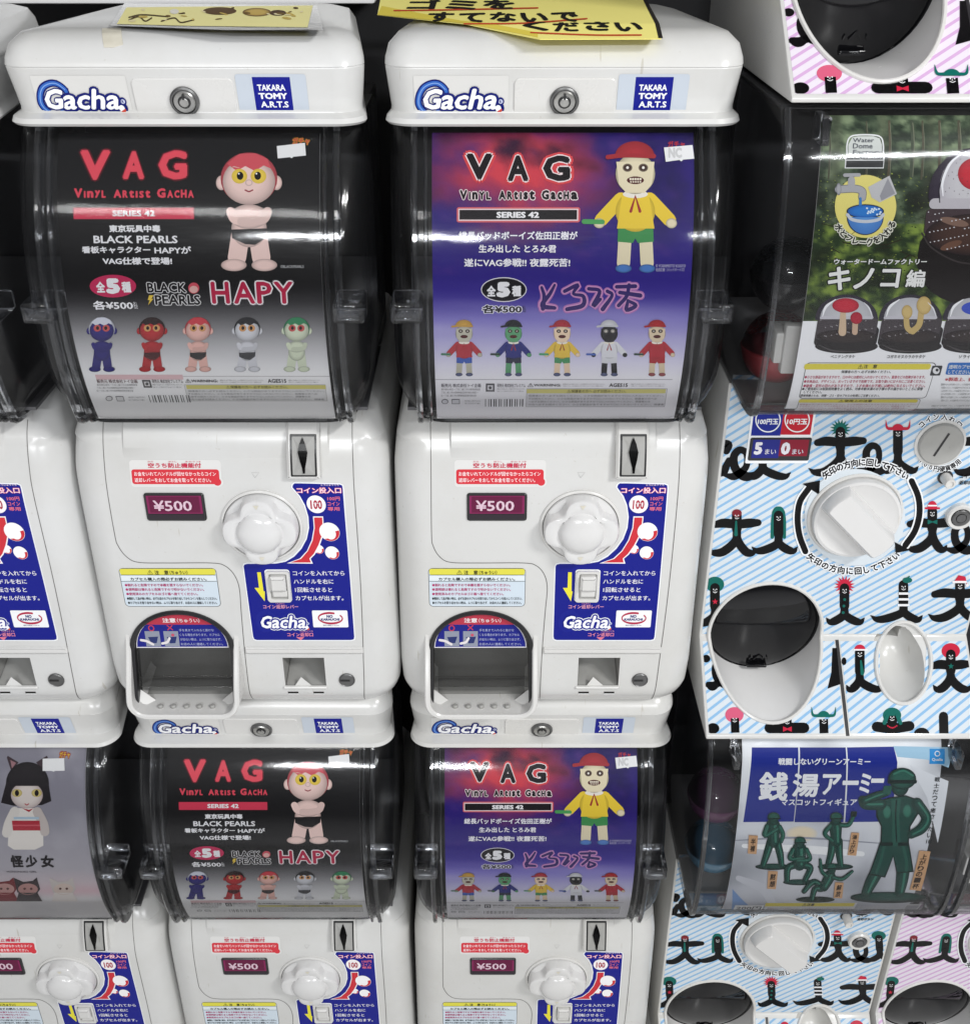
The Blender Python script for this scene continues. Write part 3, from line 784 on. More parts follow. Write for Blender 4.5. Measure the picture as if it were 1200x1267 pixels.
sa.poly([(658, 422), (711, 422), (705, 480), (688, 542), (655, 605), (616, 660), (582, 690), (588, 716), (455, 716), (528, 692), (580, 642), (624, 572), (651, 492)], 'c8323c', 6)
for cx, cy, r_ in ((744, 515, 66), (655, 630, 32), (738, 652, 46)):
    sa.ell(cx, cy, r_, r_ * .92, 'f4f2f3', 8 if r_ != 32 else 5)
    sa.poly([(cx + r_ * math.cos(R(a)) * .97, cy + r_ * .92 * math.sin(R(a)) * .97) for a in range(-10, 131, 14)] + [(cx + r_ * .55 * math.cos(R(a)) + r_ * .05, cy + r_ * .62 * math.sin(R(a)) + r_ * .14) for a in range(125, -21, -18)], 'c6303c', 9 if r_ != 32 else 6)
sa.poly([(226, 780), (250, 780), (248, 905), (256, 905), (244, 970), (192, 882), (222, 882)], 'e6dc3e', 4)
sa.rect(270, 762, 432, 972, 'f0f0f2', 4, 20)
for i, (st, x0, x1) in enumerate((('コインを入れてから', 458, 796), ('ハンドルを右に', 455, 715), ('1回転させると', 455, 697), ('カプセルが出ます。', 450, 762))): sa.text(st, x0, 770 + 54 * i, x1, 802 + 54 * i, 'eceaf2', 6, .012)
sa.text('コイン返却レバー', 228, 992, 458, 1018, 'e6a0b4', 6, .015); sa.text('へんきゃく', 312, 980, 372, 989, 'e6a0b4', 6, .01)
sa.rect(538, 1030, 768, 1140, 'f0f0f2', 4, 8); sa.stroke([(570 + 85 + 78 * math.cos(R(a)), 1080 + 34 * math.sin(R(a)), .6 + .4 * math.sin(R(a)) ** 2) for a in range(-30, 301, 20)], 13, 'b02c48', 6)
sa.text('NO', 632, 1058, 672, 1078, '1c2470', 7, .05); sa.text('KARAUCHI', 592, 1080, 712, 1096, '1c2470', 7, .05); sa.text('空打ち防止システム', 600, 1122, 704, 1130, '1c2470', 7, .02)
sa.text('コイン返却口', 355, 1174, 524, 1200, 'e68aa0', 6, .02); sa.text('へんきゃくぐち', 440, 1160, 526, 1170, 'e6a0b4', 6, .01); sa.poly([(410, 1204), (464, 1204), (438, 1225)], 'dd7890', 5)
gacha(sa, 692, 755, 758, dark='1a2288', plain=True)
ME_instr = sa.build('instruction_sticker', M['sticker'])

# ---- return lever
v5 = Art(FS).view(5.28, 660, 560)
bm = bmesh.new()
fo, fi = v5.box(276, 768, 428, 968, 18), v5.box(296, 784, 410, 948, 10)
rows = [[bm.verts.new(FS.map(x, t, h)) for x, t in q] for q, h in ((fo, .0005), (fo, .0030), (fi, .0030), (fi, .0009))]
for a, b in zip(rows, rows[1:]):
    for k in range(len(a)): bm.faces.new((a[k], a[(k + 1) % len(a)], b[(k + 1) % len(a)], b[k]))
ME_leverframe = mesh_from_bm(bm, 'lever_frame', M['white_clean'])
bm = bmesh.new(); plate(bm, FS, v5.box(296, 784, 410, 948, 8), .0006, .0012, .0002, 1)
plate(bm, FS, v5.box(302, 792, 406, 886, 12), .001, .0078, .0024, 0); plate(bm, FS, v5.box(304, 890, 402, 934, 4), .001, .0032, .0012, 0)
ME_lever = mesh_from_bm(bm, 'return_lever', [M['white_clean'], M['chute']])

# ---- capsule outlet
def outlet_rim():
    bm = bmesh.new(); tb = t_of_z(-.562); rows = []
    for (xo, to), (xi, ti) in zip(arch(-.0004, tb, 30), arch(.0042, tb, 30)):
        rows.append([bm.verts.new(OS.map(xo, to, -.002)), bm.verts.new(OS.map(xo, to, .0016)), bm.verts.new(OS.map((xo + xi) / 2, (to + ti) / 2, .0024)), bm.verts.new(OS.map(xi, ti, .0012)), bm.verts.new(OS.map(xi, ti, -.014))])
    for a, b in zip(rows, rows[1:]):
        for k in range(4): bm.faces.new((a[k], a[k + 1], b[k + 1], b[k]))
    return mesh_from_bm(bm, 'outlet_rim', M['black'])
ME_orim = outlet_rim()
def tray():
    bm = bmesh.new()
    def yf(z):
        s_ = min(1, max(0, (-.480 - z) / .086)); s_ = s_ * s_ * (3 - 2 * s_); return -.0195 - .0330 * s_
    zb = -.5715; rad = .020
    def path(off, lift=0.0):
        x0, x1, zz, rr = OX0 - .0042 + off, OX1 + .0042 - off, zb + off, max(.004, rad - off); pts = []
        for i in range(16): pts.append((x0, -.486 + (zz + rr + .486) * i / 16))
        for i in range(9): a = R(180 + 90 * i / 8); pts.append((x0 + rr + rr * math.cos(a), zz + rr + rr * math.sin(a)))
        for i in range(9): a = R(270 + 90 * i / 8); pts.append((x1 - rr + rr * math.cos(a), zz + rr + rr * math.sin(a)))
        for i in range(15, -1, -1): pts.append((x1, -.486 + (zz + rr + .486) * i / 16))
        return pts
    secs = []
    for (xo, zo), (xm1, zm1), (xm2, zm2), (xi, zi) in zip(path(0), path(.0012), path(.0042), path(.0055)):
        f = yf(zo)
        secs.append([(xo, .012, zo + ZB), (xo, f + .0014, zo + ZB), (xm1, f, zm1 + ZB), (xm2, f, zm2 + ZB), (xi, f + .0014, zi + ZB), (xi, .02, zi + ZB)])
    rows = [[bm.verts.new(p) for p in s_] for s_ in secs]
    for a, b in zip(rows, rows[1:]):
        for k in range(5): bm.faces.new((a[k], a[k + 1], b[k + 1], b[k]))
    vv = [bm.verts.new(p) for p in ((OX0 + .0005, -.049, ZB - .5655), (OX1 - .0005, -.049, ZB - .5655), (OX1 - .0005, .072, ZB - .5625), (OX0 + .0005, .072, ZB - .5625))]; bm.faces.new(vv)
    b2 = bmesh.new()
    # sloping cheeks at the two sides of the tray floor
    for sx in (-1, 1):
        xw = OXC + sx * (OX1 - OX0) / 2; q = [(xw, -.047, ZB - .566), (xw - sx * .019, -.030, ZB - .566), (xw, -.030, ZB - .566), (xw, -.028, ZB - .549)]
        vv = [bm.verts.new(p) for p in q]; bm.faces.new((vv[0], vv[1], vv[3])); bm.faces.new((vv[1], vv[2], vv[3]))
    b2.free()
    return mesh_from_bm(bm, 'capsule_tray', M['white_clean'])
ME_tray = tray()
bm = bmesh.new()
for k in range(5):
    m = Matrix.Translation((OXC + (k - 2) * .0128, -.0405, ZB - .5653)); bm_lathe(bm, [(.0026, -.001), (.0026, .0022), (.0018, .0032), (.0006, .0034)], 16, m)
ME_pegs = mesh_from_bm(bm, 'tray_peg', M['chute'])
bm = bmesh.new(); fl = arch(.0048, t_of_z(-.5465), 24); plate(bm, OS, fl, -.0050, -.0030, .0004)
ME_flap = mesh_from_bm(bm, 'outlet_flap', M['flap'])
bm = bmesh.new(); xs0, xs1 = OX0 + .0058, OX1 - .0058
plate(bm, OS, [(xs0, t_of_z(-.536)), (xs1, t_of_z(-.536)), (xs1, t_of_z(-.5460)), (xs0, t_of_z(-.5460))], -.0030, -.0002, .001); ME_flapbar = mesh_from_bm(bm, 'flap_edge', M['flap'])
bm = bmesh.new(); bm_box(bm, OX0 + .001, OX1 - .001, .060, .0745, ZB - .5655, ZB - .49); bm_box(bm, OX0 + .001, OX1 - .001, .030, .0745, ZB - .49, ZB - .485)
for x0_, x1_ in ((OX0 + .0006, OX0 + .0016), (OX1 - .0016, OX1 - .0006)): bm_box(bm, x0_, x1_, -.012, .072, ZB - .562, ZB - .497)
vv = [bm.verts.new(p) for p in ((OX0 + .001, -.022, ZB - .5635), (OX1 - .001, -.022, ZB - .5635), (OX1 - .001, .07, ZB - .5605), (OX0 + .001, .07, ZB - .5605))]; bm.faces.new(vv)
ME_chute = mesh_from_bm(bm, 'outlet_chute', M['chute'])
sa = Art(OS, base=-.0027).view(6.035, 510, 690)
def seg(pad):
    pts = [(160 + pad, 684 - pad)]
    for i in range(25):
        a = math.pi * (1 - i / 24); pts.append((509 + (345 - pad) * math.cos(a), 682 - pad - (258 - 2 * pad) * math.sin(a)))
    return pts
sa.poly(seg(0), 'e2dfe4', 0); sa.poly(seg(7), '1d2380', 1)
red = [p for p in seg(7) if p[1] < 512]; red = [(red[0][0] - 12, 512)] + red + [(red[-1][0] + 12, 512)]; sa.poly(red, 'b4384a', 2)
sa.text('注意', 386, 462, 486, 496, 'eadfe2', 5, .03); sa.text('（ちゅうい）', 496, 464, 664, 496, 'eadfe2', 5, .015)
sa.stroke([(294 + 19 * math.cos(R(a)), 538 + 19 * math.sin(R(a))) for a in range(0, 360, 30)], 8, 'c03a50', 4, close=True)
sa.stroke([(416, 518), (452, 550)], 8, 'c03a50', 4); sa.stroke([(452, 518), (416, 550)], 8, 'c03a50', 5)
for x0 in (240, 380):
    sa.rect(x0, 560, x0 + 110, 672, '8b90a0', 3); sa.poly([(x0 + 20, 604), (x0 + 96, 600), (x0 + 80, 648), (x0 + 40, 650)], '2a3468', 4)
sa.stroke([(205, 625), (245, 632), (275, 648), (292, 656)], 18, 'dcd6d8', 6); sa.stroke([(362, 650), (400, 640), (420, 612)], 18, 'dcd6d8', 6); sa.ell(448, 588, 12, 10, 'c05068', 6)
for i, st in enumerate(('手を奥まで入れると抜けな', 'くなる場合があります。カプセル', 'が出ない時は、ムリに取り出さず、', 'お店の人に連絡してください。')): sa.text(st, 500, 542 + 34 * i, (760, 800, 808, 815)[i], 562 + 34 * i, 'a9aed2', 5, .01)
ME_flapst = sa.build('flap_sticker', M['sticker'])

# ---- coin return
v6 = Art(FS).view(6.667, 660, 780)
bm = bmesh.new()
bm_box(bm, CRx0 + .0005, CRx1 - .0005, .014, .0215, CRz1 + .0005, CRz0 - .0005, mi=0)
xm = (CRx0 + CRx1) / 2 - .004; bm_box(bm, xm - .0065, xm + .0065, .0125, .0145, CRz0 - .016, CRz0 - .0006, mi=1)
zz = CRz1; vv = [bm.verts.new(p) for p in ((CRx0 + .0005, .014, zz + .010), (CRx1 - .0005, .014, zz + .010), (CRx1 - .0005, -.0185, zz + .0012), (CRx0 + .0005, -.0185, zz + .0012))]
bm.faces.new(vv)
ME_cret = mesh_from_bm(bm, 'coin_return', [M['chute'], M['black']])
bm = bmesh.new()
tq = [v6.p(436, 462), v6.p(495, 402), v6.p(580, 462)]; w3 = [bm.verts.new(FS.map(x, t, h)) for (x, t), h in zip(tq, (-.0005, -.0030, -.0005))]; bm.faces.new(w3)
plate(bm, FS, v6.box(345, 458, 705, 478, 8), -.001, .0022, .0010); plate(bm, FS, v6.box(82, 134, 1052, 180, 4), -.001, .0030, .0012)
ME_ledge = mesh_from_bm(bm, 'panel_ledge', M['white_clean'])
sa = Art(FS, base=.0002).view(6.667, 660, 780)
for x in (370, 580): sa.rect(x, 505, x + 86, 519, (40, 38, 38), 2); sa.rect(x, 519, x + 86, 526, (232, 232, 232), 2)
ME_vents = sa.build('vent_slot', M['sticker'])
kx2, kt2 = v6.p(877, 407)
bm = bmesh.new(); m = surf_frame(FS, kx2, kt2); bm_lathe(bm, [(.0079, -.001), (.0079, .0014), (.0072, .0020), (.0068, .0016), (.0005, .0017)], 32, m, mi=0)
b = bmesh.new(); bm_box(b, -.0062, .003, -.0008, .0010, .0012, .0022); b.transform(m); me_ = bpy.data.meshes.new('x'); b.to_mesh(me_); b.free(); n0 = len(bm.faces); bm.from_mesh(me_)
bm.faces.ensure_lookup_table()
for f in bm.faces[n0:]: f.material_index = 1
ME_key = mesh_from_bm(bm, 'key_lock', [M['dark_metal'], M['black']])
# ================================================================== window posters of the white machines
def grad(stops, y):
    for (a, ca), (b, cb) in zip(stops, stops[1:]):
        if y <= b: return mixc(ca, cb, min(1, max(0, (y - a) / (b - a))))
    return stops[-1][1]
def card_back(S, hw, h=-.0012):
    bm = bmesh.new(); plate(bm, S, [(-hw, .0002), (hw, .0002), (hw, S.L - .0002), (-hw, S.L - .0002)], h, -.00005, .0001)
    return bm
def join_print(art, bm, name):
    """print plus its card as one mesh"""
    me = art.build(name, M['print']); b = bmesh.new(); b.from_mesh(me)
    lay = b.verts.layers.float_color.get('ink'); t = bpy.data.meshes.new('t'); bmesh.ops.recalc_face_normals(bm, faces=bm.faces); bm.to_mesh(t); bm.free(); n = len(b.verts); b.from_mesh(t)
    b.verts.ensure_lookup_table()
    for v in b.verts[n:]: v[lay] = (.8, .8, .8, 1)
    b.to_mesh(me); b.free(); bpy.data.meshes.remove(t); return me
def fine_print(A, x0, y0, x1, y1, rows, c=(120, 116, 120), L=4, s_='保護者の方へ必ずお読みください。小さな部品がありますので口に入れないでください。'):
    h = (y1 - y0) / rows
    for i in range(rows):
        k = (i * 7) % 9; A.text(s_[k:] + s_[:k], x0, y0 + h * i + h * .15, x1 - (i % 3) * (x1 - x0) * .05, y0 + h * (i + .8), c, L, .0)

def doll_folded(A, cx, top, h, skin, hair, briefs, eye='e9c64a', L=5, body=True):
    """plain toddler doll with folded arms"""
    P = lambda x, y: (cx + x * h, top + y * h)
    sk2 = shade(skin, .74); n = 20 if h < 200 else 30
    if body:
        for sx in (-1, 1):
            A.stroke([P(sx * .06, .63), P(sx * .085, .80), P(sx * .10, .90)], .15 * h, skin, L); A.ell(*P(sx * .125, .955), .105 * h, .050 * h, skin, L + 1, sk2, n=n)
        A.ell(*P(0, .66), .145 * h, .15 * h, skin, L + 1, sk2, n=n)
        if briefs: A.poly([P(-.145, .665), P(.145, .655), P(.14, .73), P(.05, .79), P(-.03, .785), P(-.14, .735)], briefs, L + 2)
        A.ell(*P(0, .56), .155 * h, .10 * h, skin, L + 3, sk2, n=n)
        A.stroke([P(-.15, .52), P(-.11, .585), P(.0, .585), P(.08, .56)], .075 * h, skin, L + 4); A.stroke([P(.15, .52), P(.12, .58), P(.02, .60), P(-.06, .60)], .075 * h, shade(skin, .93), L + 5)
    for sx in (-1, 1): A.ell(*P(sx * .225, .285), .045 * h, .06 * h, skin, L + 4, sk2, n=n)
    A.ell(*P(0, .25), .232 * h, .212 * h, hair, L + 5, shade(hair, .75), n=n)
    A.ell(*P(0, .275), .215 * h, .19 * h, skin, L + 6, sk2, n=n, hx=-.2, hy=-.25)
    A.poly([P(-.18, .13), P(-.1, .19), P(-.03, .15), P(.05, .19), P(.12, .145), P(.18, .17), P(.15, .09), P(.05, .045), P(-.08, .05)], hair, L + 7)
    for sx in (-1, 1):
        A.ell(*P(sx * .078, .232), .064 * h, .060 * h, shade(eye, 1.0), L + 8, shade(eye, .92), n=n); A.ell(*P(sx * .072, .229), .027 * h, .033 * h, (20, 16, 16), L + 9, n=n)
        if h > 200: A.ell(*P(sx * .072 - .01, .212), .007 * h, .008 * h, (240, 240, 240), L + 10, n=8)
    if h > 200:
        A.ell(*P(0, .285), .03 * h, .026 * h, skin, L + 8, sk2); A.stroke([P(-.03, .345), P(0, .357), P(.03, .345)], .012 * h, (150, 60, 70), L + 8)

def doll_cap(A, cx, top, h, cap, shirt, shorts, skin, stick, shoe='3a64b0', dark_face=False, L=5):
    """plain boy doll in a cap, arms spread"""
    P = lambda x, y: (cx + x * h, top + y * h); n = 18 if h < 200 else 28
    sk2 = shade(skin, .72)
    for sx in (-1, 1):
        A.stroke([P(sx * .078, .72), P(sx * .09, .93)], .10 * h, skin, L); A.ell(*P(sx * .09, .968), .062 * h, .032 * h, shoe, L + 1, shade(shoe, .7), n=n)
        A.stroke([P(sx * .11, .44), P(sx * .20, .535), P(sx * .26, .60)], .10 * h, shirt, L + 1); A.ell(*P(sx * .275, .625), .042 * h, .038 * h, skin, L + 2, sk2, n=n)
    A.stroke([P(-.39, .612), P(-.25, .615)], .036 * h, stick, L + 3)
    A.poly([P(-.13, .65), P(.135, .65), P(.14, .765), P(.02, .775), P(0, .74), P(-.02, .775), P(-.135, .765)], shorts, L + 2)
    A.ell(*P(0, .535), .15 * h, .155 * h, shirt, L + 3, shade(shirt, .82), n=n); A.poly([P(-.10, .40), P(.10, .40), P(.145, .665), P(-.14, .665)], shirt, L + 4)
    A.ell(*P(0, .405), .095 * h, .03 * h, (232, 226, 214), L + 5, n=n)
    A.stroke([P(-.035, .535), P(0, .42), P(.035, .535)], .022 * h, '9c3230', L + 6, smooth=False)
    A.ell(*P(0, .25), .15 * h, .155 * h, skin, L + 5, sk2, n=n); A.poly([P(-.145, .16), P(.145, .16), P(.125, .33), P(.07, .395), P(-.07, .395), P(-.125, .33)], skin, L + 6)
    e = (60, 40, 36) if not dark_face else (150, 146, 140)
    for sx in (-1, 1): A.ell(*P(sx * .06, .205), .038 * h, .032 * h, e, L + 7, shade(skin, .72) if h > 200 else None, n=14); A.ell(*P(sx * .06, .205), .011 * h, .011 * h, (238, 232, 224), L + 8, n=8)
    A.ell(*P(0, .30), .066 * h, .030 * h, (78, 26, 28) if not dark_face else (30, 28, 28), L + 7, n=14)
    if h > 200:
        for k in range(5): A.rect(*P(-.045 + k * .019, .283), *P(-.030 + k * .019, .300), (226, 216, 196), L + 8, 1); A.rect(*P(-.040 + k * .018, .306), *P(-.028 + k * .018, .319), (214, 202, 182), L + 8, 1)
    A.ell(*P(-.005, .12), .15 * h, .115 * h, cap, L + 8, shade(cap, .8), n=n, a0=180, a1=360); A.stroke([P(-.21, .125), P(-.08, .112), P(.14, .118)], .034 * h, shade(cap, .88), L + 9)

def common_foot(A, y, tint):
    A.text('⚠WARNING:', *tint[0], (70, 66, 70), 4, .03); A.text('AGES15', *tint[1], (70, 66, 70), 4, .03)

# ---- poster with the black ground
A = Art(PA); HWP = .1015
ptc = {}
def row_y(S):
    """photo row for a poster height, by inverting px()"""
    tab = [(S.px(600, y)[1], y) for y in range(140, 520, 4)]
    def f(t):
        for (a, ya), (b, yb) in zip(tab, tab[1:]):
            if t <= b: return ya + (yb - ya) * (t - a) / max(1e-9, b - a)
        return tab[-1][1]
    return f
ry = row_y(PA)
stA = [(140, (20, 20, 22)), (348, (19, 18, 20)), (372, (40, 39, 42)), (400, (112, 111, 114)), (425, (172, 171, 174)), (452, (226, 225, 227)), (462, (243, 242, 243)), (520, (244, 243, 243))]
A.grid(-HWP, HWP, 0, PA.L, 2, 60, lambda x, t: grad(stA, ry(t)))
A.view(2.5, 0, 140)
RD = 'e0485a'
for ch, x0, x1, y0, y1 in (('V', 247, 342, 113, 208), ('A', 380, 448, 117, 205), ('G', 490, 580, 114, 206)):
    A.text(ch, x0, y0, x1, y1, RD, 6, .05, out=[(.04, '5a1c24')])
    A.text(ch, x0 + 4, y0 + 4, x1 - 1, y1 - 1, 'e8505f', 8, .035)
for ch, x0, x1, y0 in (('V', 230, 256, 232), ('i', 260, 266, 240), ('n', 270, 290, 240), ('y', 294, 311, 238), ('l', 315, 328, 238), ('A', 352, 376, 236), ('r', 380, 396, 238), ('t', 400, 416, 238), ('i', 420, 427, 240), ('s', 431, 446, 240), ('t', 450, 466, 238), ('G', 486, 513, 232), ('a', 518, 536, 238), ('c', 540, 556, 238), ('h', 560, 578, 236), ('a', 582, 600, 238)):
    A.text(ch.upper() if ch in 'lrshca' and x0 > 300 else ch, x0, y0, x1, 262, RD, 6, .055)
A.rect(228, 292, 600, 327, 'd23a54', 3); A.text('SERIES 42', 348, 300, 480, 319, 'f2eef0', 6, .04)
W = 'ecebee'
A.text('東京玩具中毒', 338, 345, 497, 368, W, 6, .045); A.text('BLACK PEARLS', 290, 378, 550, 402, W, 6, .03)
A.text('看板キャラクター', 254, 411, 466, 433, W, 6, .04); A.text('HAPYが', 478, 411, 592, 434, W, 6, .03); A.text('VAG仕様で登場!', 318, 445, 533, 468, W, 6, .04)
A.text('©BLACKPEARLS', 868, 469, 940, 478, 'c8c8ca', 6, .0)
doll_folded(A, 771, 108, 378, (238, 206, 198), 'd0545e', (26, 24, 26), 'e8c84e', L=6)
A.text('ガチャ', 905, 76, 958, 98, 'b8323c', 6, .03, out=[(.06, 'd8a23a')])
A.view(2.5, 0, 320)
A.ell(350, 84, 72, 35, 'c0305a', 5); A.text('全', 298, 70, 326, 104, W, 7, .045); A.text('5', 328, 60, 372, 108, W, 7, .08); A.text('種', 377, 70, 406, 104, W, 7, .045)
A.text('各¥500', 288, 129, 412, 157, W, 7, .028, out=[(.05, (34, 32, 34))]); A.text('税込', 414, 132, 426, 154, W, 7, .0)
A.text('BLACK', 456, 73, 576, 104, (24, 22, 24), 8, .03, out=[(.055, (216, 214, 216))]); A.text('PEARLS', 480, 111, 620, 142, (24, 22, 24), 8, .03, out=[(.055, (216, 214, 216))])
A.ell(600, 90, 17, 17, 'c8505e', 7); A.ell(600, 94, 13, 11, 'd9aaa4', 8); A.poly([(462, 112), (476, 112), (469, 123), (475, 123), (459, 142), (464, 127), (458, 127)], 'e2c24c', 7)
for ch, x0, x1 in zip('HAPY', (654, 722, 794, 848), (710, 788, 842, 908)): A.text(ch, x0, 70, x1, 138, 'b22346', 9, .024, out=[(.045, 'e6dfe2')])
for cx, sk, hr, br in ((316, (44, 38, 116), (206, 208, 220), None), (471, (176, 42, 48), (40, 22, 24), (70, 24, 28)), (613, (226, 178, 168), (196, 62, 72), (46, 42, 44)), (765, (206, 206, 212), (34, 34, 38), (60, 60, 64)), (918, (206, 214, 190), (52, 128, 88), None)):
    doll_folded(A, cx, 172, 176, sk, hr, br, (206, 150, 96) if cx not in (316, 918) else (196, 86, 84), L=6)
A.rect(296, 358, 566, 373, (226, 190, 194), 2); A.rect(566, 362, 1020, 364, (190, 186, 188), 2)
A.text('販売元 株式会社トイ企画', 300, 372, 425, 384, (96, 60, 66), 4, .01); A.text('発売元 株式会社プレミアム', 470, 372, 566, 384, (96, 80, 84), 4, .01)
fine_print(A, 300, 385, 425, 412, 3, s_='東京都台東区一丁目二番三号お客様相談室')
A.rect(442, 374, 468, 398, (90, 88, 90), 3); A.rect(447, 379, 463, 393, (214, 212, 213), 4); A.ell(455, 386, 5, 5, (90, 88, 90), 5, n=8); fine_print(A, 472, 385, 566, 400, 2)
common_foot(A, 0, ((573, 371, 674, 383), (828, 371, 886, 383))); fine_print(A, 680, 372, 815, 384, 2); fine_print(A, 892, 372, 990, 384, 2)
A.rect(575, 388, 1010, 440, (196, 194, 192), 2); A.rect(577, 390, 1008, 438, (222, 221, 221), 3); A.rect(577, 390, 1008, 402, (214, 205, 120), 4)
A.text('⚠保護者の方へ 必ずお読みください。', 700, 391, 890, 401, (96, 90, 60), 6, .01); fine_print(A, 582, 404, 1003, 438, 4, L=6)
for i in range(36):
    if (i * 7 + i * i) % 5 < 3: A.rect(462 + i * 3.5, 421, 464 + i * 3.5 + (i % 3) * .6, 443, (70, 68, 70), 4)
A.ell(338, 431, 11, 8, (120, 118, 120), 4); A.ell(338, 431, 8.5, 6, (220, 219, 220), 5); A.rect(360, 424, 384, 440, (120, 118, 120), 4); A.rect(362, 426, 382, 438, (220, 219, 220), 5); fine_print(A, 398, 424, 450, 440, 2)
ME_posterA = join_print(A, card_back(PA, HWP), 'poster')

# ---- poster with the purple ground
A = Art(PB); ryB = row_y(PB)
stB = [(140, (38, 26, 96)), (200, (40, 26, 104)), (300, (40, 24, 118)), (345, (42, 28, 126)), (368, (62, 50, 144)), (395, (128, 120, 192)), (425, (180, 175, 215)), (455, (226, 223, 238)), (468, (242, 240, 246)), (520, (243, 241, 246))]
gx, gy = PB.px(640, 214)
def bgB(x, t):
    y = ryB(t); c = grad(stB, y)
    n1 = noise.fractal(Vector((x * 26, t * 34, 1.7)), 1.0, 2.0, 5); n2 = noise.fractal(Vector((x * 60, t * 90, 7.7)), 1.0, 2.0, 4)
    d = math.hypot((x - gx) / .082, (t - gy) / .050) + n1 * .35
    if y < 340:
        c = mixc(c, (214, 66, 76), max(0, min(1, (1.12 - d) / .75)) ** 1.2 * .95)
        c = mixc(c, (112, 62, 136), max(0, n2) * .38); c = mixc(c, (14, 10, 40), max(0, -n1) * .75 * max(0, min(1, (330 - y) / 120)))
    else:
        c = mixc(c, (226, 222, 236), max(0, noise.noise(Vector((x * 9, t * 75, 3)))) * .26 * max(0, min(1, (y - 340) / 40)))
    return c
A.grid(-HWP, HWP, 0, PB.L, 90, 104, bgB)
A.view(2.609, 460, 140)
KD = (22, 18, 22); HW = 'efdfe0'
for ch, x0, x1, y0, y1 in (('V', 304, 390, 130, 216), ('A', 438, 506, 136, 220), ('G', 552, 640, 136, 220)):
    A.text(ch, x0, y0, x1, y1, KD, 7, .05, out=[(.10, (214, 70, 76)), (.035, HW)])
for ch, x0, x1, y0 in (('V', 284, 308, 248), ('i', 313, 319, 254), ('n', 324, 342, 254), ('Y', 346, 364, 252), ('L', 369, 384, 254), ('A', 410, 432, 250), ('R', 437, 454, 252), ('t', 458, 472, 252), ('i', 477, 484, 254), ('s', 489, 504, 254), ('t', 508, 526, 250), ('G', 548, 572, 248), ('a', 577, 594, 254), ('c', 599, 614, 254), ('H', 619, 636, 252), ('a', 642, 664, 254)):
    A.text(ch, x0, y0, x1, 279, KD, 7, .06, out=[(.07, HW)])
A.rect(274, 303, 672, 352, (210, 96, 104), 2, 6); A.rect(279, 308, 666, 347, (236, 214, 216), 3); A.rect(283, 312, 662, 343, (24, 20, 24), 5); A.text('SERIES 42', 402, 318, 540, 338, 'f0eef0', 8, .05)
for st, x0, y0, x1, y1 in (('総長バッドボーイズ佐田正樹が', 280, 381, 664, 408), ('生み出した とろみ君', 345, 424, 595, 450), ('遂にVAG参戦!! 夜露死苦!', 298, 468, 640, 495)): A.text(st, x0, y0, x1, y1, 'f0eef4', 7, .03, out=[(.04, (60, 50, 120))])
doll_cap(A, 850, 90, 424, 'b4333c', 'e6c63c', '3c8a4c', 'e0d4b4', '4c9c58', '4a78bc', L=6)
A.text('© YOSHIMOTO KOGYO', 916, 487, 1012, 497, 'c4c0d8', 6, .0); A.text('佐田正樹（バッドボーイズ）', 916, 499, 1008, 510, 'c4c0d8', 6, .0)
A.text('ガチャ', 955, 90, 1010, 112, 'b8323c', 6, .03)
A.view(2.609, 460, 320)
A.ell(426, 99, 74, 40, (222, 218, 226), 4); A.ell(426, 99, 71, 37, (22, 20, 26), 5); A.text('全', 371, 86, 400, 121, W, 7, .05); A.text('5', 402, 74, 447, 124, W, 7, .09); A.text('種', 452, 86, 482, 121, W, 7, .05)
A.text('各¥500', 356, 148, 484, 175, (28, 24, 34), 7, .03, out=[(.07, (226, 224, 234))]); A.text('税込', 486, 150, 497, 172, (40, 36, 50), 7, .0)
for path in ([(548, 92, .8), (556, 120, 1), (552, 160, 1.2)], [(590, 84, .7), (575, 112, 1), (550, 150, 1.3), (590, 158, 1)], [(622, 104, 1), (665, 84, 1), (650, 112, .8), (682, 120, 1), (680, 150, 1.2), (630, 162, 1.1)], [(700, 96, 1), (735, 104, 1), (715, 150, 1.2), (738, 130, .8)], [(760, 104, 1), (775, 118, .9), (745, 162, 1.2)], [(790, 90, 1), (850, 88, 1.1)], [(800, 108, 1), (866, 118, 1.2)], [(830, 84, 1), (822, 120, 1), (796, 150, 1)], [(826, 134, .8), (852, 150, 1), (822, 164, 1.1), (826, 136, .8)]):
    A.stroke(path, 25, (176, 116, 178), 4); A.stroke(path, 18, (206, 150, 196), 5); A.stroke(path, 12, (56, 42, 104), 6)
for cx, cap, sh, so, sk, st in ((298, 'd8a850', 'b03440', '3e5cae', 'bcb8a8', '487a60'), (457, '24262c', '2a2e78', '2c2e44', '5c9c70', '33403c'), (614, 'b83442', 'e0bc4a', '4a9060', 'e6ccb0', '4c9c70'), (766, 'dcdce2', 'd8d8de', 'd4d4da', '26262a', '4a64b0'), (920, 'b8242c', 'b02a38', 'a82834', 'd8c4a8', '3a4a44')):
    doll_cap(A, cx, 194, 184, cap, sh, so, sk, st, (90, 96, 130) if cx != 920 else (150, 80, 84), dark_face=(cx == 766), L=6)
A.rect(205, 388, 970, 390, (176, 172, 182), 2); A.text('販売元 株式会社トイ企画', 224, 402, 352, 414, (84, 80, 92), 4, .01); fine_print(A, 224, 416, 350, 446, 3, s_='東京都台東区一丁目二番三号お客様相談室')
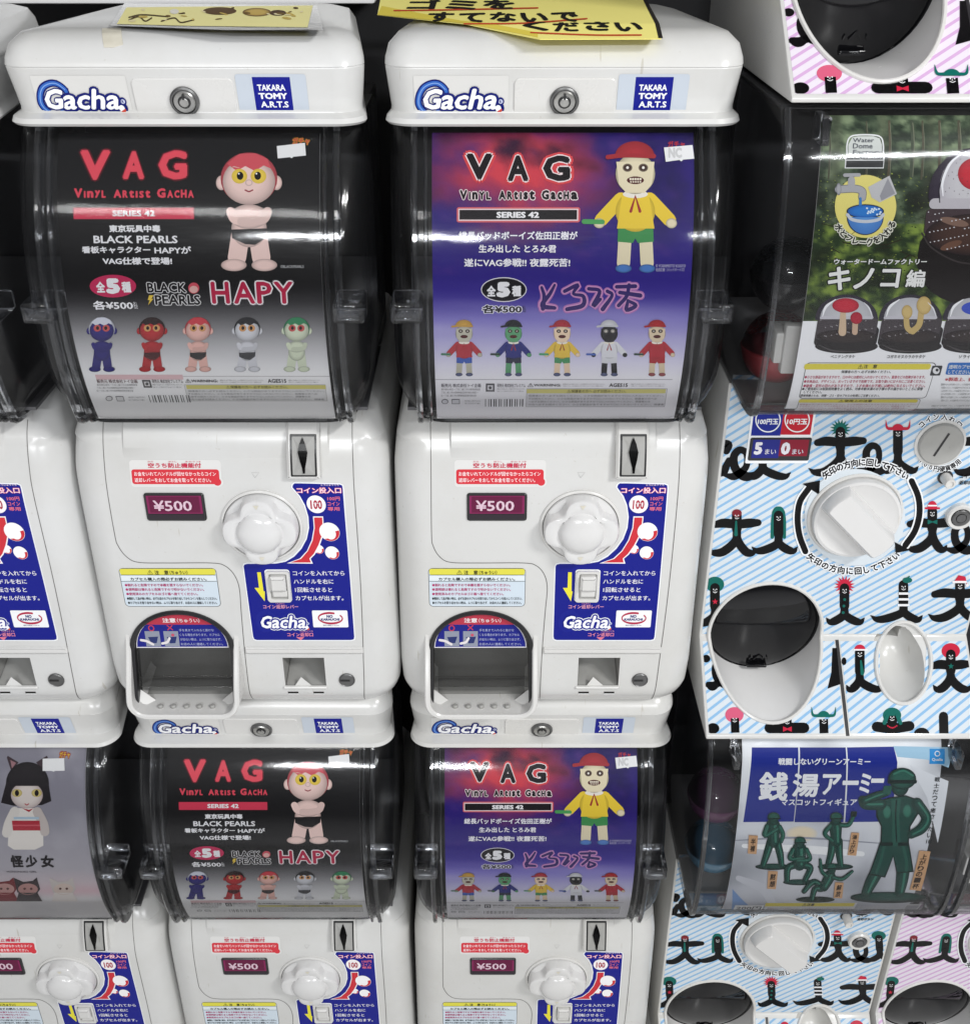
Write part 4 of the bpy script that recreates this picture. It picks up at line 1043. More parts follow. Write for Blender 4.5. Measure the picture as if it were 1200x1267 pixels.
A.rect(368, 402, 396, 428, (90, 88, 94), 3); A.rect(373, 407, 391, 423, (216, 214, 220), 4); A.ell(382, 415, 5, 5, (90, 88, 94), 5, n=8); A.text('発売元 株式会社プレミアム', 404, 402, 496, 414, (84, 80, 92), 4, .01); fine_print(A, 404, 416, 494, 430, 2)
common_foot(A, 0, ((503, 401, 610, 413), (766, 401, 826, 413))); fine_print(A, 616, 401, 752, 413, 2); fine_print(A, 836, 401, 948, 413, 2)
A.rect(498, 418, 950, 478, (180, 176, 182), 2); A.rect(500, 420, 948, 476, (220, 218, 224), 3); A.rect(500, 420, 948, 433, (214, 206, 128), 4)
A.text('⚠保護者の方へ 必ずお読みください。', 630, 421, 820, 432, (96, 90, 60), 6, .01); fine_print(A, 505, 436, 942, 474, 4, L=6)
for i in range(36):
    if (i * 7 + i * i) % 5 < 3: A.rect(366 + i * 3.4, 452, 368 + i * 3.4 + (i % 3) * .6, 476, (60, 58, 66), 4)
A.ell(236, 460, 11, 8, (120, 118, 126), 4); A.ell(236, 460, 8.5, 6, (220, 219, 226), 5); A.rect(258, 452, 284, 468, (120, 118, 126), 4); A.rect(260, 454, 282, 466, (220, 219, 226), 5); fine_print(A, 300, 454, 352, 470, 2)
ME_posterB = join_print(A, card_back(PB, HWP), 'poster')

# ---- grey poster with the cat-eared doll, only its right part is in view
XD = -0.5225
PD = Surf(POST, ZB, XD, -.625); A = Art(PD)
tabD = [(PD.px(60, y)[1], y) for y in range(905, 1140, 4)]
def ryD(t):
    for (a, ya), (b, yb) in zip(tabD, tabD[1:]):
        if t <= b: return ya + (yb - ya) * (t - a) / max(1e-9, b - a)
    return 1140
stD = [(900, (140, 138, 148)), (960, (128, 126, 138)), (1020, (142, 140, 150)), (1075, (172, 168, 176)), (1092, (206, 192, 198)), (1103, (222, 190, 198)), (1112, (226, 222, 224)), (1150, (226, 224, 226))]
A.grid(-HWP, HWP, 0, PD.L, 40, 60, lambda x, t: mixc(grad(stD, ryD(t)), (196, 194, 202), max(0, noise.fractal(Vector((x * 20, t * 20, 4)), 1, 2, 4)) * .5))
A.view(3.45, 0, 900)
hair = (34, 30, 34)
for e, f in (([(30, 130), (34, 122), (80, 150), (50, 190)], (60, 46, 52)), ([(205, 128), (200, 122), (155, 150), (185, 190)], (60, 46, 52))): A.poly(e, f, 4)
A.poly([(45, 140), (70, 152), (52, 176)], (150, 110, 116), 5)
A.ell(118, 240, 92, 92, hair, 5, (24, 20, 24)); A.poly([(28, 235), (208, 235), (220, 315), (180, 332), (60, 335), (5, 322)], hair, 6)
A.ell(116, 290, 68, 56, (214, 204, 198), 8, (176, 160, 158)); A.poly([(40, 200), (195, 200), (192, 250), (44, 250)], hair, 9)
for x in (74, 158): A.ell(x, 280, 22, 17, (206, 190, 120), 9, (170, 150, 96)); A.ell(x, 280, 9, 13, (30, 24, 24), 10)
A.stroke([(108, 326), (116, 331), (124, 326)], 4, (170, 60, 70), 10)
A.poly([(62, 345), (165, 345), (186, 420), (186, 505), (150, 522), (60, 522), (34, 505), (40, 420)], (222, 216, 210), 4)
A.stroke([(64, 360), (40, 410), (30, 450)], 42, (214, 208, 202), 5); A.stroke([(160, 360), (185, 410), (192, 445)], 40, (190, 180, 176), 5)
A.poly([(95, 345), (125, 362), (145, 345), (125, 352)], (170, 50, 60), 6); A.rect(54, 398, 172, 440, (170, 40, 56), 7); A.rect(54, 415, 172, 421, (196, 84, 96), 8); A.rect(60, 382, 168, 392, (170, 190, 206), 7)
for st, x0, x1 in (('怪', 46, 100), ('少', 106, 160), ('女', 172, 232)): A.text(st, x0, 545, x1, 598, (34, 30, 34), 6, .05, .1)
A.text('MONONOKE GIRL', 30, 612, 158, 620, (70, 64, 70), 6, .0)
for cx, hc, fc in ((20, (120, 48, 54), (196, 150, 146)), (120, (62, 54, 58), (186, 140, 136)), (272, (206, 198, 194), (216, 196, 186)), (-120, (80, 70, 76), (200, 170, 160))):
    A.poly([(cx - 60, 642), (cx - 20, 660), (cx + 20, 655), (cx + 38, 640), (cx + 52, 690), (cx + 40, 708), (cx - 45, 705)], hc, 4); A.ell(cx, 690, 42, 24, fc, 5); A.poly([(cx - 40, 705), (cx + 40, 705), (cx + 62, 742), (cx - 50, 742)], shade(hc, 1.1), 5)
    for sx in (-14, 14): A.ell(cx + sx, 688, 6, 5, (90, 50, 50), 6, n=8)
A.text('ガチャ', 255, 104, 300, 132, 'd2b040', 6, .03, out=[(.14, 'a02a34')])
ME_posterD = join_print(A, card_back(PD, HWP), 'poster')

def tag_mesh(S, pts, view, txt=None):
    a = Art(S, base=.0012); a.view(*view); a.poly(pts, (236, 236, 236), 0)
    xs = [p[0] for p in pts]; ys = [p[1] for p in pts]
    if txt: a.text(txt, min(xs) + 14, min(ys) + 8, max(xs) - 40, max(ys) - 12, (206, 206, 206), 2, .06)
    return a.build('price_tag', M['paper'])
ME_tagA = tag_mesh(PA, [(857, 103), (944, 93), (947, 132), (908, 136), (903, 141), (898, 137), (860, 141)], (2.5, 0, 140))
ME_tagB = tag_mesh(PB, [(942, 112), (1034, 104), (1040, 148), (1004, 151), (998, 157), (992, 152), (948, 158)], (2.609, 460, 140), 'NC')
ME_tagD = tag_mesh(PD, [(184, 134), (276, 132), (278, 185), (236, 186), (230, 190), (224, 186), (184, 186)], (3.45, 0, 900))

# ================================================================== the six white machines
WHITE = 'white capsule machines stacked two high'
def white_machine(label, x, z, poster, tag):
    t = thing('capsule_machine', label, 'capsule machine', (x, 0, z), WHITE)
    b = part('body', ME_body, t)
    for n, m in (('seam', ME_seam), ('top_ridge', ME_ridge), ('panel_ledge', ME_ledge), ('vent_slot', ME_vents)): part(n, m, b)
    l = part('lid', ME_lid, t)
    part('logo_sticker', ME_logo, l, loc=(random.Random(label).uniform(-.002, .002), 0, 0)); part('maker_sticker', ME_maker, l, loc=(random.Random(label + 'm').uniform(-.002, .002), 0, 0)); part('lock_plate', ME_lockplate, l); part('lock', ME_lock, l)
    part('inner_housing', ME_housing, t)
    p = part('poster', poster, t); part('price_tag', tag, p)
    c = part('window_cover', ME_cover, t)
    for m in ME_rims: part('rim', m, c)
    part('cover_edge', ME_cedge, c)
    for m in ME_latch: part('latch', m, c)
    part('hopper', ME_hop, t)
    s = part('coin_slot', ME_slot, t); part('slot_plate', ME_slotplate, s); part('slit', ME_slit, s)
    k = part('knob', ME_knob, t); part('knob_base', ME_kbase, k)
    d = part('price_display', ME_disp, t); part('price_card', ME_price, d)
    jit = random.Random(label); j_ = lambda k=.0016: (jit.uniform(-k, k), 0, 0)
    part('refund_sticker', ME_notice, t, loc=j_(.0025)); part('warning_sticker', ME_warn, t, loc=j_()); part('instruction_sticker', ME_instr, t, loc=j_(.0005))
    r = part('return_lever', ME_lever, t); part('lever_frame', ME_leverframe, r)
    o = part('capsule_tray', ME_tray, t); part('tray_peg', ME_pegs, o); part('outlet_chute', ME_chute, o); part('outlet_rim', ME_orim, o)
    f = part('outlet_flap', ME_flap, t); part('flap_edge', ME_flapbar, f); part('flap_sticker', ME_flapst, f)
    part('coin_return', ME_cret, t); part('key_lock', ME_key, t)
    return t
ZU = LABEL_Z - ZB; ZL = ZU - .625
white_machine('upper white capsule machine with a black pink-doll poster, below the laminated yellow card', XA, ZU, ME_posterA, ME_tagA)
white_machine('upper white capsule machine with a purple red-cap-doll poster, below the yellow paper notice', XB, ZU, ME_posterB, ME_tagB)
white_machine('upper white capsule machine at the left edge, only its right side in view', -.5175, ZU, ME_posterD, ME_tagD)
white_machine('lower white capsule machine with the black poster of a pink doll, bottom row', -.2335, ZL, ME_posterA, ME_tagA)
white_machine('lower white capsule machine with the purple poster of a doll in red cap, bottom row', .0590, ZL, ME_posterB, ME_tagB)
white_machine('bottom row white capsule machine with the grey cat-eared doll poster', XD, ZL, ME_posterD, ME_tagD)
# ================================================================== patterned capsule machines
XT = .356; TB = .600; PITCH = .602; HT = .137
TP1 = Surf([(.030, -.240), (.030, -.5290)], TB, XT, flat=True)
TP2 = Surf([(.0262, -.5318), (-.0500, -.5945)], TB, XT, flat=True)
TCP = spline([(-.038, -.002), (-.053, -.03), (-.066, -.09), (-.0715, -.15), (-.069, -.205), (-.0605, -.236), (-.045, -.2450), (-.02, -.2480)], 8)
TPP = spline([(-.0335, -.008), (-.048, -.032), (-.0605, -.09), (-.0660, -.15), (-.0635, -.203), (-.0560, -.232), (-.0500, -.2385)], 8)
TS1 = Surf(TPP, TB, XT); XT2 = .360; TS2 = Surf(TPP, TB, XT2, -PITCH)
STEPY = 788.0
def tube_loop(pts, r, name, mat, n=8):
    bm = bmesh.new(); rows = []; N = len(pts); P = [Vector(p) for p in pts]
    for i in range(N):
        d = (P[(i + 1) % N] - P[i - 1]).normalized(); u = d.cross(Vector((.3, -.7, .6))).normalized(); w = d.cross(u)
        rows.append([bm.verts.new(P[i] + (u * math.cos(2 * math.pi * k / n) + w * math.sin(2 * math.pi * k / n)) * r) for k in range(n)])
    for i in range(N):
        a, b = rows[i], rows[(i + 1) % N]
        for k in range(n): bm.faces.new((a[k], a[(k + 1) % n], b[(k + 1) % n], b[k]))
    return mesh_from_bm(bm, name, mat)
TX, TZ, TRX, TRZ = -.0700, -.5255, .0575, .0605
# ---- body
def tel_body():
    bm = bmesh.new()
    pr = [(.030, -.2500), (.030, -.5290), (.0262, -.5318), (-.0500, -.5945), (-.0500, -.5985), (.300, -.5985), (.300, -.2500)]
    a = [bm.verts.new((-HT, y, z + TB)) for y, z in pr]; b = [bm.verts.new((HT, y, z + TB)) for y, z in pr]
    n = len(a); bm.faces.new(a); bm.faces.new(list(reversed(b)))
    for k in range(n): bm.faces.new((a[k], b[k], b[(k + 1) % n], a[(k + 1) % n]))
    bm.normal_update()
    bmesh.ops.bevel(bm, geom=bm.edges[:], offset=.0016, segments=2, profile=.5, affect='EDGES')
    return mesh_from_bm(bm, 'body', M['white'])
SCX = (1117.5 - 600) / 1236 - XT
SZ, SRX, SRZ = -.5437, .0275, .0300
bm = bmesh.new(); bm_loft(bm, [[(SCX + SRX * f * math.cos(2 * math.pi * k / 48), y, SZ - sh + SRZ * f * math.sin(2 * math.pi * k / 48) + TB) for k in range(48)] for y, f, sh in ((-.2, 1, 0), (-.005, 1, 0), (.018, .93, -.001), (.034, .74, -.003), (.043, .45, -.005), (.046, .12, -.006))])
cutS = mesh_from_bm(bm, 'cut', M['white'])
bm = bmesh.new(); bm_box(bm, SCX - .016, SCX + .010, .0, .075, TB - .541, TB - .519); cutB = mesh_from_bm(bm, 'cut', M['white'])
bm = bmesh.new(); bm_loft(bm, [[(TX + TRX * math.cos(2 * math.pi * k / 56), y, TZ + TRZ * math.sin(2 * math.pi * k / 56) + TB) for k in range(56)] for y in (-.2, .075)])
ME_tbody = boolean_cut(tel_body(), [cutS, cutB, mesh_from_bm(bm, 'cut', M['scoop'])])

# ---- printed pattern
def stripes(A, S, x0, x1, t0, t1, base, line, hole=None):
    A.prim([(x0, t0), (x1, t0), (x1, t1), (x0, t1)], [(0, 1, 2, 3)], base, 0)
    pit, w, sl = .0128, .0043, 1.36
    k = x0 - (t1 - t0) * sl - .02; i = 0
    while k < x1 + .02:
        b = bmesh.new(); q = [(k + (t1 - t0) * sl, t0), (k + (t1 - t0) * sl + w, t0), (k + w, t1), (k, t1)]
        b.faces.new([b.verts.new((x, t, 0)) for x, t in q])
        for co, no in (((x0, 0, 0), (-1, 0, 0)), ((x1, 0, 0), (1, 0, 0))):
            bmesh.ops.bisect_plane(b, geom=b.verts[:] + b.edges[:] + b.faces[:], plane_co=co, plane_no=no, clear_outer=True)
        for f in b.faces: A.prim([(v.co.x, v.co.y) for v in f.verts], [tuple(range(len(f.verts)))], line, 1)
        b.free(); k += pit
K = (9, 9, 10)
GN, RE = (16, 98, 88), (190, 36, 62)
def face(A, x, y, s=1.3, L=8):
    for sx in (-1, 1): A.ell(x + sx * 5 * s, y - 2 * s, 1.7 * s, 2.2 * s, (232, 232, 232), L, n=8)
    A.stroke([(x, y - 1 * s), (x - 1.5 * s, y + 4 * s), (x + 1 * s, y + 4 * s)], 1.4 * s, (232, 232, 232), L, smooth=False); A.stroke([(x - 6 * s, y + 6 * s), (x, y + 9 * s), (x + 6 * s, y + 6 * s)], 1.8 * s, (232, 232, 232), L)
def legs(A, x, yn, yb, l, r, w=26):
    A.stroke([(x + 2, yn, 1.0), (x - 4, (yn + yb) / 2, 1.15), (x - l * .45, yb - 14, 1.2), (x - l * .8, yb - 8, .9), (x - l, yb - 24, .12)], w, K, 5)
    A.stroke([(x - 2, yn, 1.0), (x + 4, (yn + yb) / 2, 1.15), (x + r * .45, yb - 14, 1.2), (x + r * .8, yb - 8, .9), (x + r, yb - 24, .12)], w, K, 6)
    A.poly([(x - 14, yn), (x + 14, yn), (x + 20, yb - 30), (x, yb - 42), (x - 20, yb - 30)], K, 4)
def hat(A, kind, x, y, s=1.0):
    c = GN
    if kind[0] == 'r': c = RE; kind = kind[1:]
    if kind == 'p': c = (206, 92, 122); kind = 'afro'
    if kind == 'afro': A.ell(x, y - 14 * s, 38 * s, 32 * s, c, 3)
    elif kind == 'spike':
        pts = []
        for i in range(32):
            r_ = (44 if i % 2 else 26) * s; a = math.pi * 2 * i / 32; pts.append((x + r_ * math.cos(a), y - 10 * s + r_ * .95 * math.sin(a)))
        A.poly(pts, c, 3)
    elif kind == 'horn':
        A.ell(x, y - 4 * s, 26 * s, 26 * s, c, 7, a0=180, a1=360)
        for sx in (-1, 1): A.stroke([(x + sx * 22 * s, y - 10 * s), (x + sx * 44 * s, y - 14 * s, .8), (x + sx * 50 * s, y - 46 * s, .1)], 13 * s, c, 6)
    elif kind == 'hair': A.stroke([(x - 26 * s, y + 90 * s, .8), (x - 22 * s, y + 20 * s), (x - 14 * s, y - 20 * s), (x, y - 28 * s), (x + 14 * s, y - 20 * s), (x + 22 * s, y + 20 * s), (x + 24 * s, y + 90 * s, .8)], 18 * s, c, 3); A.ell(x, y - 6 * s, 28 * s, 28 * s, c, 3, a0=180, a1=360)
    elif kind == 'cap': A.ell(x, y - 8 * s, 23 * s, 22 * s, c, 7, a0=180, a1=360); A.stroke([(x - 24 * s, y - 8 * s), (x + 30 * s, y - 8 * s)], 6 * s, (234, 230, 232), 8, smooth=False)
    elif kind == 'bowler': A.ell(x, y - 16 * s, 20 * s, 26 * s, c, 7, a0=180, a1=360); A.stroke([(x - 28 * s, y - 12 * s), (x + 28 * s, y - 12 * s)], 8 * s, c, 7, smooth=False); A.rect(x - 19 * s, y - 26 * s, x + 19 * s, y - 20 * s, (234, 230, 232), 8)
    elif kind == 'beret': A.ell(x + 16 * s, y - 20 * s, 20 * s, 12 * s, c, 7); A.stroke([(x + 16 * s, y - 30 * s), (x + 24 * s, y - 36 * s)], 5 * s, c, 8, smooth=False)
    elif kind == 'santa': A.poly([(x - 26 * s, y - 8 * s), (x - 6 * s, y - 36 * s), (x + 22 * s, y - 30 * s), (x + 30 * s, y + 4 * s), (x + 20 * s, y - 8 * s)], c, 7); A.stroke([(x - 28 * s, y - 8 * s), (x + 24 * s, y - 8 * s)], 9 * s, (234, 230, 232), 8, smooth=False); A.ell(x + 30 * s, y + 6 * s, 6 * s, 6 * s, (234, 230, 232), 8)
def t_man(A, x, yt, yb, arm, l, r, h, acc=None, ya=None):
    ya = ya or yt + 48; s = 1.0
    A.stroke([(x - arm, ya + 6, .9), (x - arm * .6, ya, 1.2), (x, ya + 4, 1.15), (x + arm * .6, ya, 1.2), (x + arm, ya - 2, .9)], 32, K, 4)
    A.stroke([(x, yt), (x, ya + 25)], 40, K, 5, smooth=False); legs(A, x, ya + 10, yb, l, r, 30); hat(A, h, x, yt); face(A, x, yt + 8)
    if acc == 'tie': A.stroke([(x - 3, ya - 8, .6), (x - 4, ya + 46, 1.2)], 12, GN, 9, smooth=False)
    if acc == 'bow': A.poly([(x - 22, ya - 10), (x, ya), (x + 22, ya - 10), (x + 22, ya + 10), (x, ya + 2), (x - 22, ya + 10)], RE, 9)
    if acc == 'star': star(A, x, ya + 8, 13, GN)
    if acc == 'beads':
        for k in range(7): A.ell(x - 18 + k * 6, ya - 8 + 8 * math.sin(k * math.pi / 6), 3.4, 3.4, RE, 9, n=8)
def star(A, x, y, r_, c): A.poly([(x + (r_ if i % 2 == 0 else r_ * .42) * math.cos(-math.pi / 2 + math.pi * i / 5), y + (r_ if i % 2 == 0 else r_ * .42) * math.sin(-math.pi / 2 + math.pi * i / 5)) for i in range(10)], c, 10)
def l_man(A, x, yt, yb, l, r, h=None, acc=None, w=40):
    A.stroke([(x, yt), (x, (yt + yb) / 2)], w, K, 4, smooth=h is None); legs(A, x, (yt + yb) / 2, yb, l, r, w * .72)
    if h: hat(A, h, x, yt); face(A, x, yt + 8)
    if acc == 'dots':
        for k in range(3): A.ell(x - 3 * k, yt + 46 + 27 * k, 6, 6, GN, 9, n=10)
    if acc == 'star': star(A, x, yt + 56, 13, RE)
    if acc == 'bands':
        for k in range(3): A.poly([(x - 20 - 2 * k, yt + 30 + 24 * k), (x + 20 + 2 * k, yt + 30 + 24 * k), (x + 21 + 2 * k, yt + 39 + 24 * k), (x - 21 - 2 * k, yt + 39 + 24 * k)], (232, 232, 234), 9)
    if acc == 'tie': A.stroke([(x + 4, yt + 38, .6), (x + 10, yt + 90, 1.2)], 12, GN, 9, smooth=False)
def e_loop(A, x, y, s=1.0):
    A.stroke([(x - 60 * s, y + 60 * s, .5), (x - 20 * s, y + 64 * s, 1.1), (x + 26 * s, y + 26 * s, .9), (x + 28 * s, y - 28 * s, .9), (x, y - 44 * s, 1), (x - 24 * s, y - 16 * s, 1.1), (x - 16 * s, y + 36 * s, 1.2), (x + 30 * s, y + 66 * s, 1.3), (x + 90 * s, y + 44 * s, .3)], 30 * s, K, 4)

PINK = ((222, 214, 224), (204, 166, 206)); BLUE = ((208, 216, 222), (140, 182, 218))
class HArt(Art):
    """print that is trimmed to its sheet and left open where the panel has holes"""
    holes = (); clip = None
    def prim(s, pts, faces, cols, L):
        def flat_col(c): return c if (isinstance(c, str) or not hasattr(c[0], '__len__')) else c[0]
        X = [q[0] for q in pts]; Tt = [q[1] for q in pts]; bb = (min(X), max(X), min(Tt), max(Tt)); jobs = []
        if s.clip:
            a, b_, c_, d = s.clip
            if bb[1] <= a or bb[0] >= b_ or bb[3] <= c_ or bb[2] >= d: return
            if bb[0] < a or bb[1] > b_ or bb[2] < c_ or bb[3] > d: jobs.append('clip')
        hs = [h for h in s.holes if bb[1] > min(q[0] for q in h) and bb[0] < max(q[0] for q in h) and bb[3] > min(q[1] for q in h) and bb[2] < max(q[1] for q in h)]
        if jobs or hs:
            b = bmesh.new(); vv = [b.verts.new((x, t, 0)) for x, t in pts]
            for f in faces:
                try: b.faces.new([vv[i] for i in f])
                except ValueError: pass
            if jobs:
                a, b_, c_, d = s.clip
                for co, no in (((a, 0, 0), (-1, 0, 0)), ((b_, 0, 0), (1, 0, 0)), ((0, c_, 0), (0, -1, 0)), ((0, d, 0), (0, 1, 0))):
                    bmesh.ops.bisect_plane(b, geom=b.verts[:] + b.edges[:] + b.faces[:], dist=1e-7, plane_co=co, plane_no=no, clear_outer=True)
            for hole in hs:
                n = len(hole); cx = sum(q[0] for q in hole) / n; ct = sum(q[1] for q in hole) / n; pls = []
                for p, q in zip(hole, hole[1:] + hole[:1]):
                    d = Vector((q[0] - p[0], q[1] - p[1], 0))
                    if d.length < 1e-6: continue
                    no = Vector((d.y, -d.x, 0)).normalized()
                    if no.dot(Vector((cx - p[0], ct - p[1], 0))) > 0: no = -no
                    pls.append((Vector((p[0], p[1], 0)), no)); bmesh.ops.bisect_plane(b, geom=b.verts[:] + b.edges[:] + b.faces[:], dist=1e-7, plane_co=(p[0], p[1], 0), plane_no=no)
                kill = [f for f in b.faces if all((f.calc_center_median() - c).dot(no) < 0 for c, no in pls)]
                bmesh.ops.delete(b, geom=kill, context='FACES')
            b.verts.index_update(); pts = [(v.co.x, v.co.y) for v in b.verts]; faces = [tuple(v.index for v in f.verts) for f in b.faces]; b.free()
            cols = flat_col(cols)
            if not faces: return
        Art.prim(s, pts, faces, cols, L)
def ellpx(cx, cy, rx, ry, n=26): return [(cx + rx * math.cos(2 * math.pi * i / n), cy + ry * math.sin(2 * math.pi * i / n)) for i in range(n)]
OV = ellpx(1117.5, 820, 33, 50)
def panel_art(colours):
    A = HArt(TP1); m = .0028
    xs = sorted(q for q in OV if q[1] < STEPY); e_ = TP1.L + .004
    sc_ = [TP1.px(*q) for q in xs]; ou = [(TX - (TRX + .0008) * math.cos(R(a)), -.240 - (TZ + (TRZ + .0008) * math.sin(R(a)))) for a in range(0, 181, 6)]
    A.holes = ([(sc_[0][0] - .0008, e_)] + sc_ + [(sc_[-1][0] + .0008, e_)], [(ou[0][0], e_)] + ou + [(ou[-1][0], e_)])
    A.clip = (-HT + m, HT - m, .002, TP1.L - .0016)
    stripes(A, TP1, -HT + m, HT - m, .002, TP1.L - .0016, *colours)
    A.view(3.3333, 840, 500)
    # row one
    A.stroke([(172, 160), (205, 165), (195, 192)], 30, K, 4); A.stroke([(150, 262, .6), (180, 280, 1.2), (205, 230, .8)], 30, K, 4); e_loop(A, 250, 232, 1.0); l_man(A, 345, 150, 305, 60, 115)
    t_man(A, 665, 112, 288, 95, 130, 90, 'spike', ya=152); e_loop(A, 795, 212, .95); l_man(A, 902, 110, 280, 70, 84, 'rhorn')
    t_man(A, 1260, 112, 288, 95, 130, 90, 'afro', ya=152)
    # row two
    t_man(A, 238, 452, 620, 88, 118, 80, 'afro' if False else 'rcap' if False else 'x', 'tie', ya=490); A.ell(238, 448, 20, 16, (120, 34, 44), 7); l_man(A, 410, 458, 612, 110, 78, 'hair')
    t_man(A, 1044, 440, 605, 92, 105, 60, 'rbowler', 'tie' if False else None, ya=488); A.poly([(1024, 474), (1044, 482), (1064, 474), (1064, 494), (1044, 486), (1024, 494)], GN, 9); e_loop(A, 1160, 540, .95); l_man(A, 1262, 450, 605, 70, 80, 'afro')
    # row three
    l_man(A, 148, 800 - 43, 940 - 30, 70, 90, 'afro', 'star'); l_man(A, 682, 758, 905, 75, 82, 'rspike', 'dots'); l_man(A, 925, 745, 895, 135, 78, 'beret', 'bands'); t_man(A, 1158, 740, 890, 105, 130, 90, 'rsanta', ya=778)
    # turning arrows and their words, coin words
    wh = (238, 240, 242)
    A.ell(724, 465, 208, 200, colours[0], 10, n=40)
    A.stroke([(520, 605), (496, 540), (488, 470), (498, 400), (534, 345)], 38, wh, 10); A.stroke([(520, 605), (496, 540), (488, 470), (498, 400), (534, 345)], 25, K, 12); A.poly([(508, 326), (580, 312), (577, 372)], K, 13)
    A.stroke([(958, 315), (985, 380), (990, 450), (972, 520), (932, 580)], 38, wh, 10); A.stroke([(958, 315), (985, 380), (990, 450), (972, 520), (932, 580)], 25, K, 12); A.poly([(888, 566), (952, 600), (892, 612)], K, 13)
    A.arc_text('矢印の方向に回して下さい', 765, 500, 270, 262, -126, -52, 33, K, 13, .04, out=[(.16, wh)])
    A.arc_text('矢印の方向に回して下さい', 715, 455, 262, 232, 131, 47, 32, K, 13, .04, out=[(.16, wh)])
    A.arc_text('100円硬貨専用', 1076, 158, 108, 108, 137, 48, 25, K, 13, .03, out=[(.16, wh)]); A.arc_text('コイン入れ口', 1076, 158, 108, 108, -135, -45, 27, K, 13, .03, out=[(.16, wh)])
    A.text('コイン', 1156, 286, 1212, 304, K, 13, .03); A.text('返却ボタン', 1154, 312, 1240, 330, K, 13, .03)
    # coin count label
    A.rect(286, 20, 548, 242, wh, 10, 6); A.rect(302, 24, 424, 128, (30, 44, 140), 11); A.rect(424, 24, 548, 124, (190, 34, 50), 11)
    for cx, st in ((366, '100円玉'), (486, '10円玉')): A.stroke([(cx + 50 * math.cos(R(a)), 62 + 50 * math.sin(R(a))) for a in range(0, 360, 24)], 5, wh, 12, close=True); A.text(st, cx - 42, 58, cx + 42, 82, wh, 13, .03)
    return A.build('pattern_sticker', M['sticker'])
def chin_art(colours):
    A = HArt(TP2); m = .0030
    xs = sorted(q for q in OV if q[1] > STEPY); sc_ = [TP2.px(*q) for q in xs]; tz = lambda z: (-.5318 - z) / (.5945 - .5318) * TP2.L
    ou = [(TX - (TRX + .0008) * math.cos(R(a)), tz(TZ - (TRZ + .0008) * math.sin(R(a)))) for a in range(0, 181, 6)]
    A.holes = ([(sc_[0][0] - .0008, -.004)] + sc_ + [(sc_[-1][0] + .0008, -.004)], [(ou[0][0], -.004)] + ou + [(ou[-1][0], -.004)])
    A.clip = (-HT + m, HT - m, .002, TP2.L - .003)
    for x0, x1 in ((-HT + m, .0005), (.0062, HT - m)):
        stripes(A, TP2, x0, x1, .002, TP2.L - .003, *colours)
    A.view(3.3333, 840, 700)
    A.ell(112, 384, 17, 16, K, 4); A.stroke([(118, 492, .7), (140, 500, 1.1), (170, 470, .8)], 30, K, 4); e_loop(A, 172, 432, .9); A.poly([(632, 340), (650, 340), (664, 490), (612, 508), (628, 440)], K, 4)
    l_man(A, 745, 356, 518, 55, 100, 'rcap', 'tie'); t_man(A, 1120, 366, 518, 72, 72, 85, 'rafro', 'star', ya=408); A.ell(680, 395, 10, 16, K, 4)
    hat(A, 'p', 228, 630); A.stroke([(230, 630), (232, 690)], 34, K, 5, cap=False); face(A, 229, 634)
    A.stroke([(374, 670), (515, 670)], 44, K, 4); A.stroke([(446, 630), (446, 692)], 36, K, 5, cap=False); face(A, 446, 642); A.poly([(428, 664), (446, 672), (464, 664), (464, 686), (446, 678), (428, 686)], RE, 9)
    hat(A, 'horn', 596, 630); A.stroke([(596, 634), (598, 692)], 36, K, 5, cap=False); face(A, 597, 640)
    A.ell(140, 672, 26, 22, K, 4)
    A.stroke([(815, 665), (880, 672), (950, 662)], 42, K, 4); A.stroke([(878, 620), (878, 692)], 40, K, 5, cap=False); hat(A, 'afro', 878, 632); face(A, 878, 628); A.stroke([(858, 620), (846, 650)], 16, GN, 9); A.stroke([(900, 620), (912, 650)], 16, GN, 9)
    for k in range(7): A.ell(860 + k * 6, 662 + 8 * math.sin(k * math.pi / 6), 3.4, 3.4, RE, 10, n=8)
    A.ell(1000, 695, 32, 26, K, 4, a0=180, a1=360); A.stroke([(1090, 622), (1092, 696)], 38, K, 4, cap=True)
    return A.build('pattern_sticker', M['sticker'])
ME_pan = {'blue': panel_art(BLUE), 'pink': panel_art(PINK)}; ME_chin = {'blue': chin_art(BLUE), 'pink': chin_art(PINK)}
bm = bmesh.new()
plate(bm, TP2, [(.0016, .0005), (.0050, .0005), (.0050, TP2.L - .0005), (.0016, TP2.L - .0005)], -.001, .0003, .0001); ME_gap = mesh_from_bm(bm, 'seam', M['black'])
# count window
A = Art(TP1).view(3.3333, 840, 500)
bm = bmesh.new(); plate(bm, TP1, A.box(288, 136, 540, 230, 8), -.001, .0020, .0006); ME_cnt = mesh_from_bm(bm, 'count_window', M['black'])
A.base = .0022; A.rect(300, 142, 412, 218, (40, 46, 130), 0); A.rect(412, 142, 530, 210, (136, 34, 52), 0)
for st, x0, x1, y0, y1 in (('5', 308, 342, 152, 204), ('0', 418, 456, 152, 204)): A.text(st, x0, y0, x1, y1, (226, 224, 230), 3, .06)
for x0 in (352, 464): A.text('まい', x0, 180, x0 + 46, 202, (206, 204, 214), 3, .02)
ME_cntp = A.build('count_card', M['sticker'])
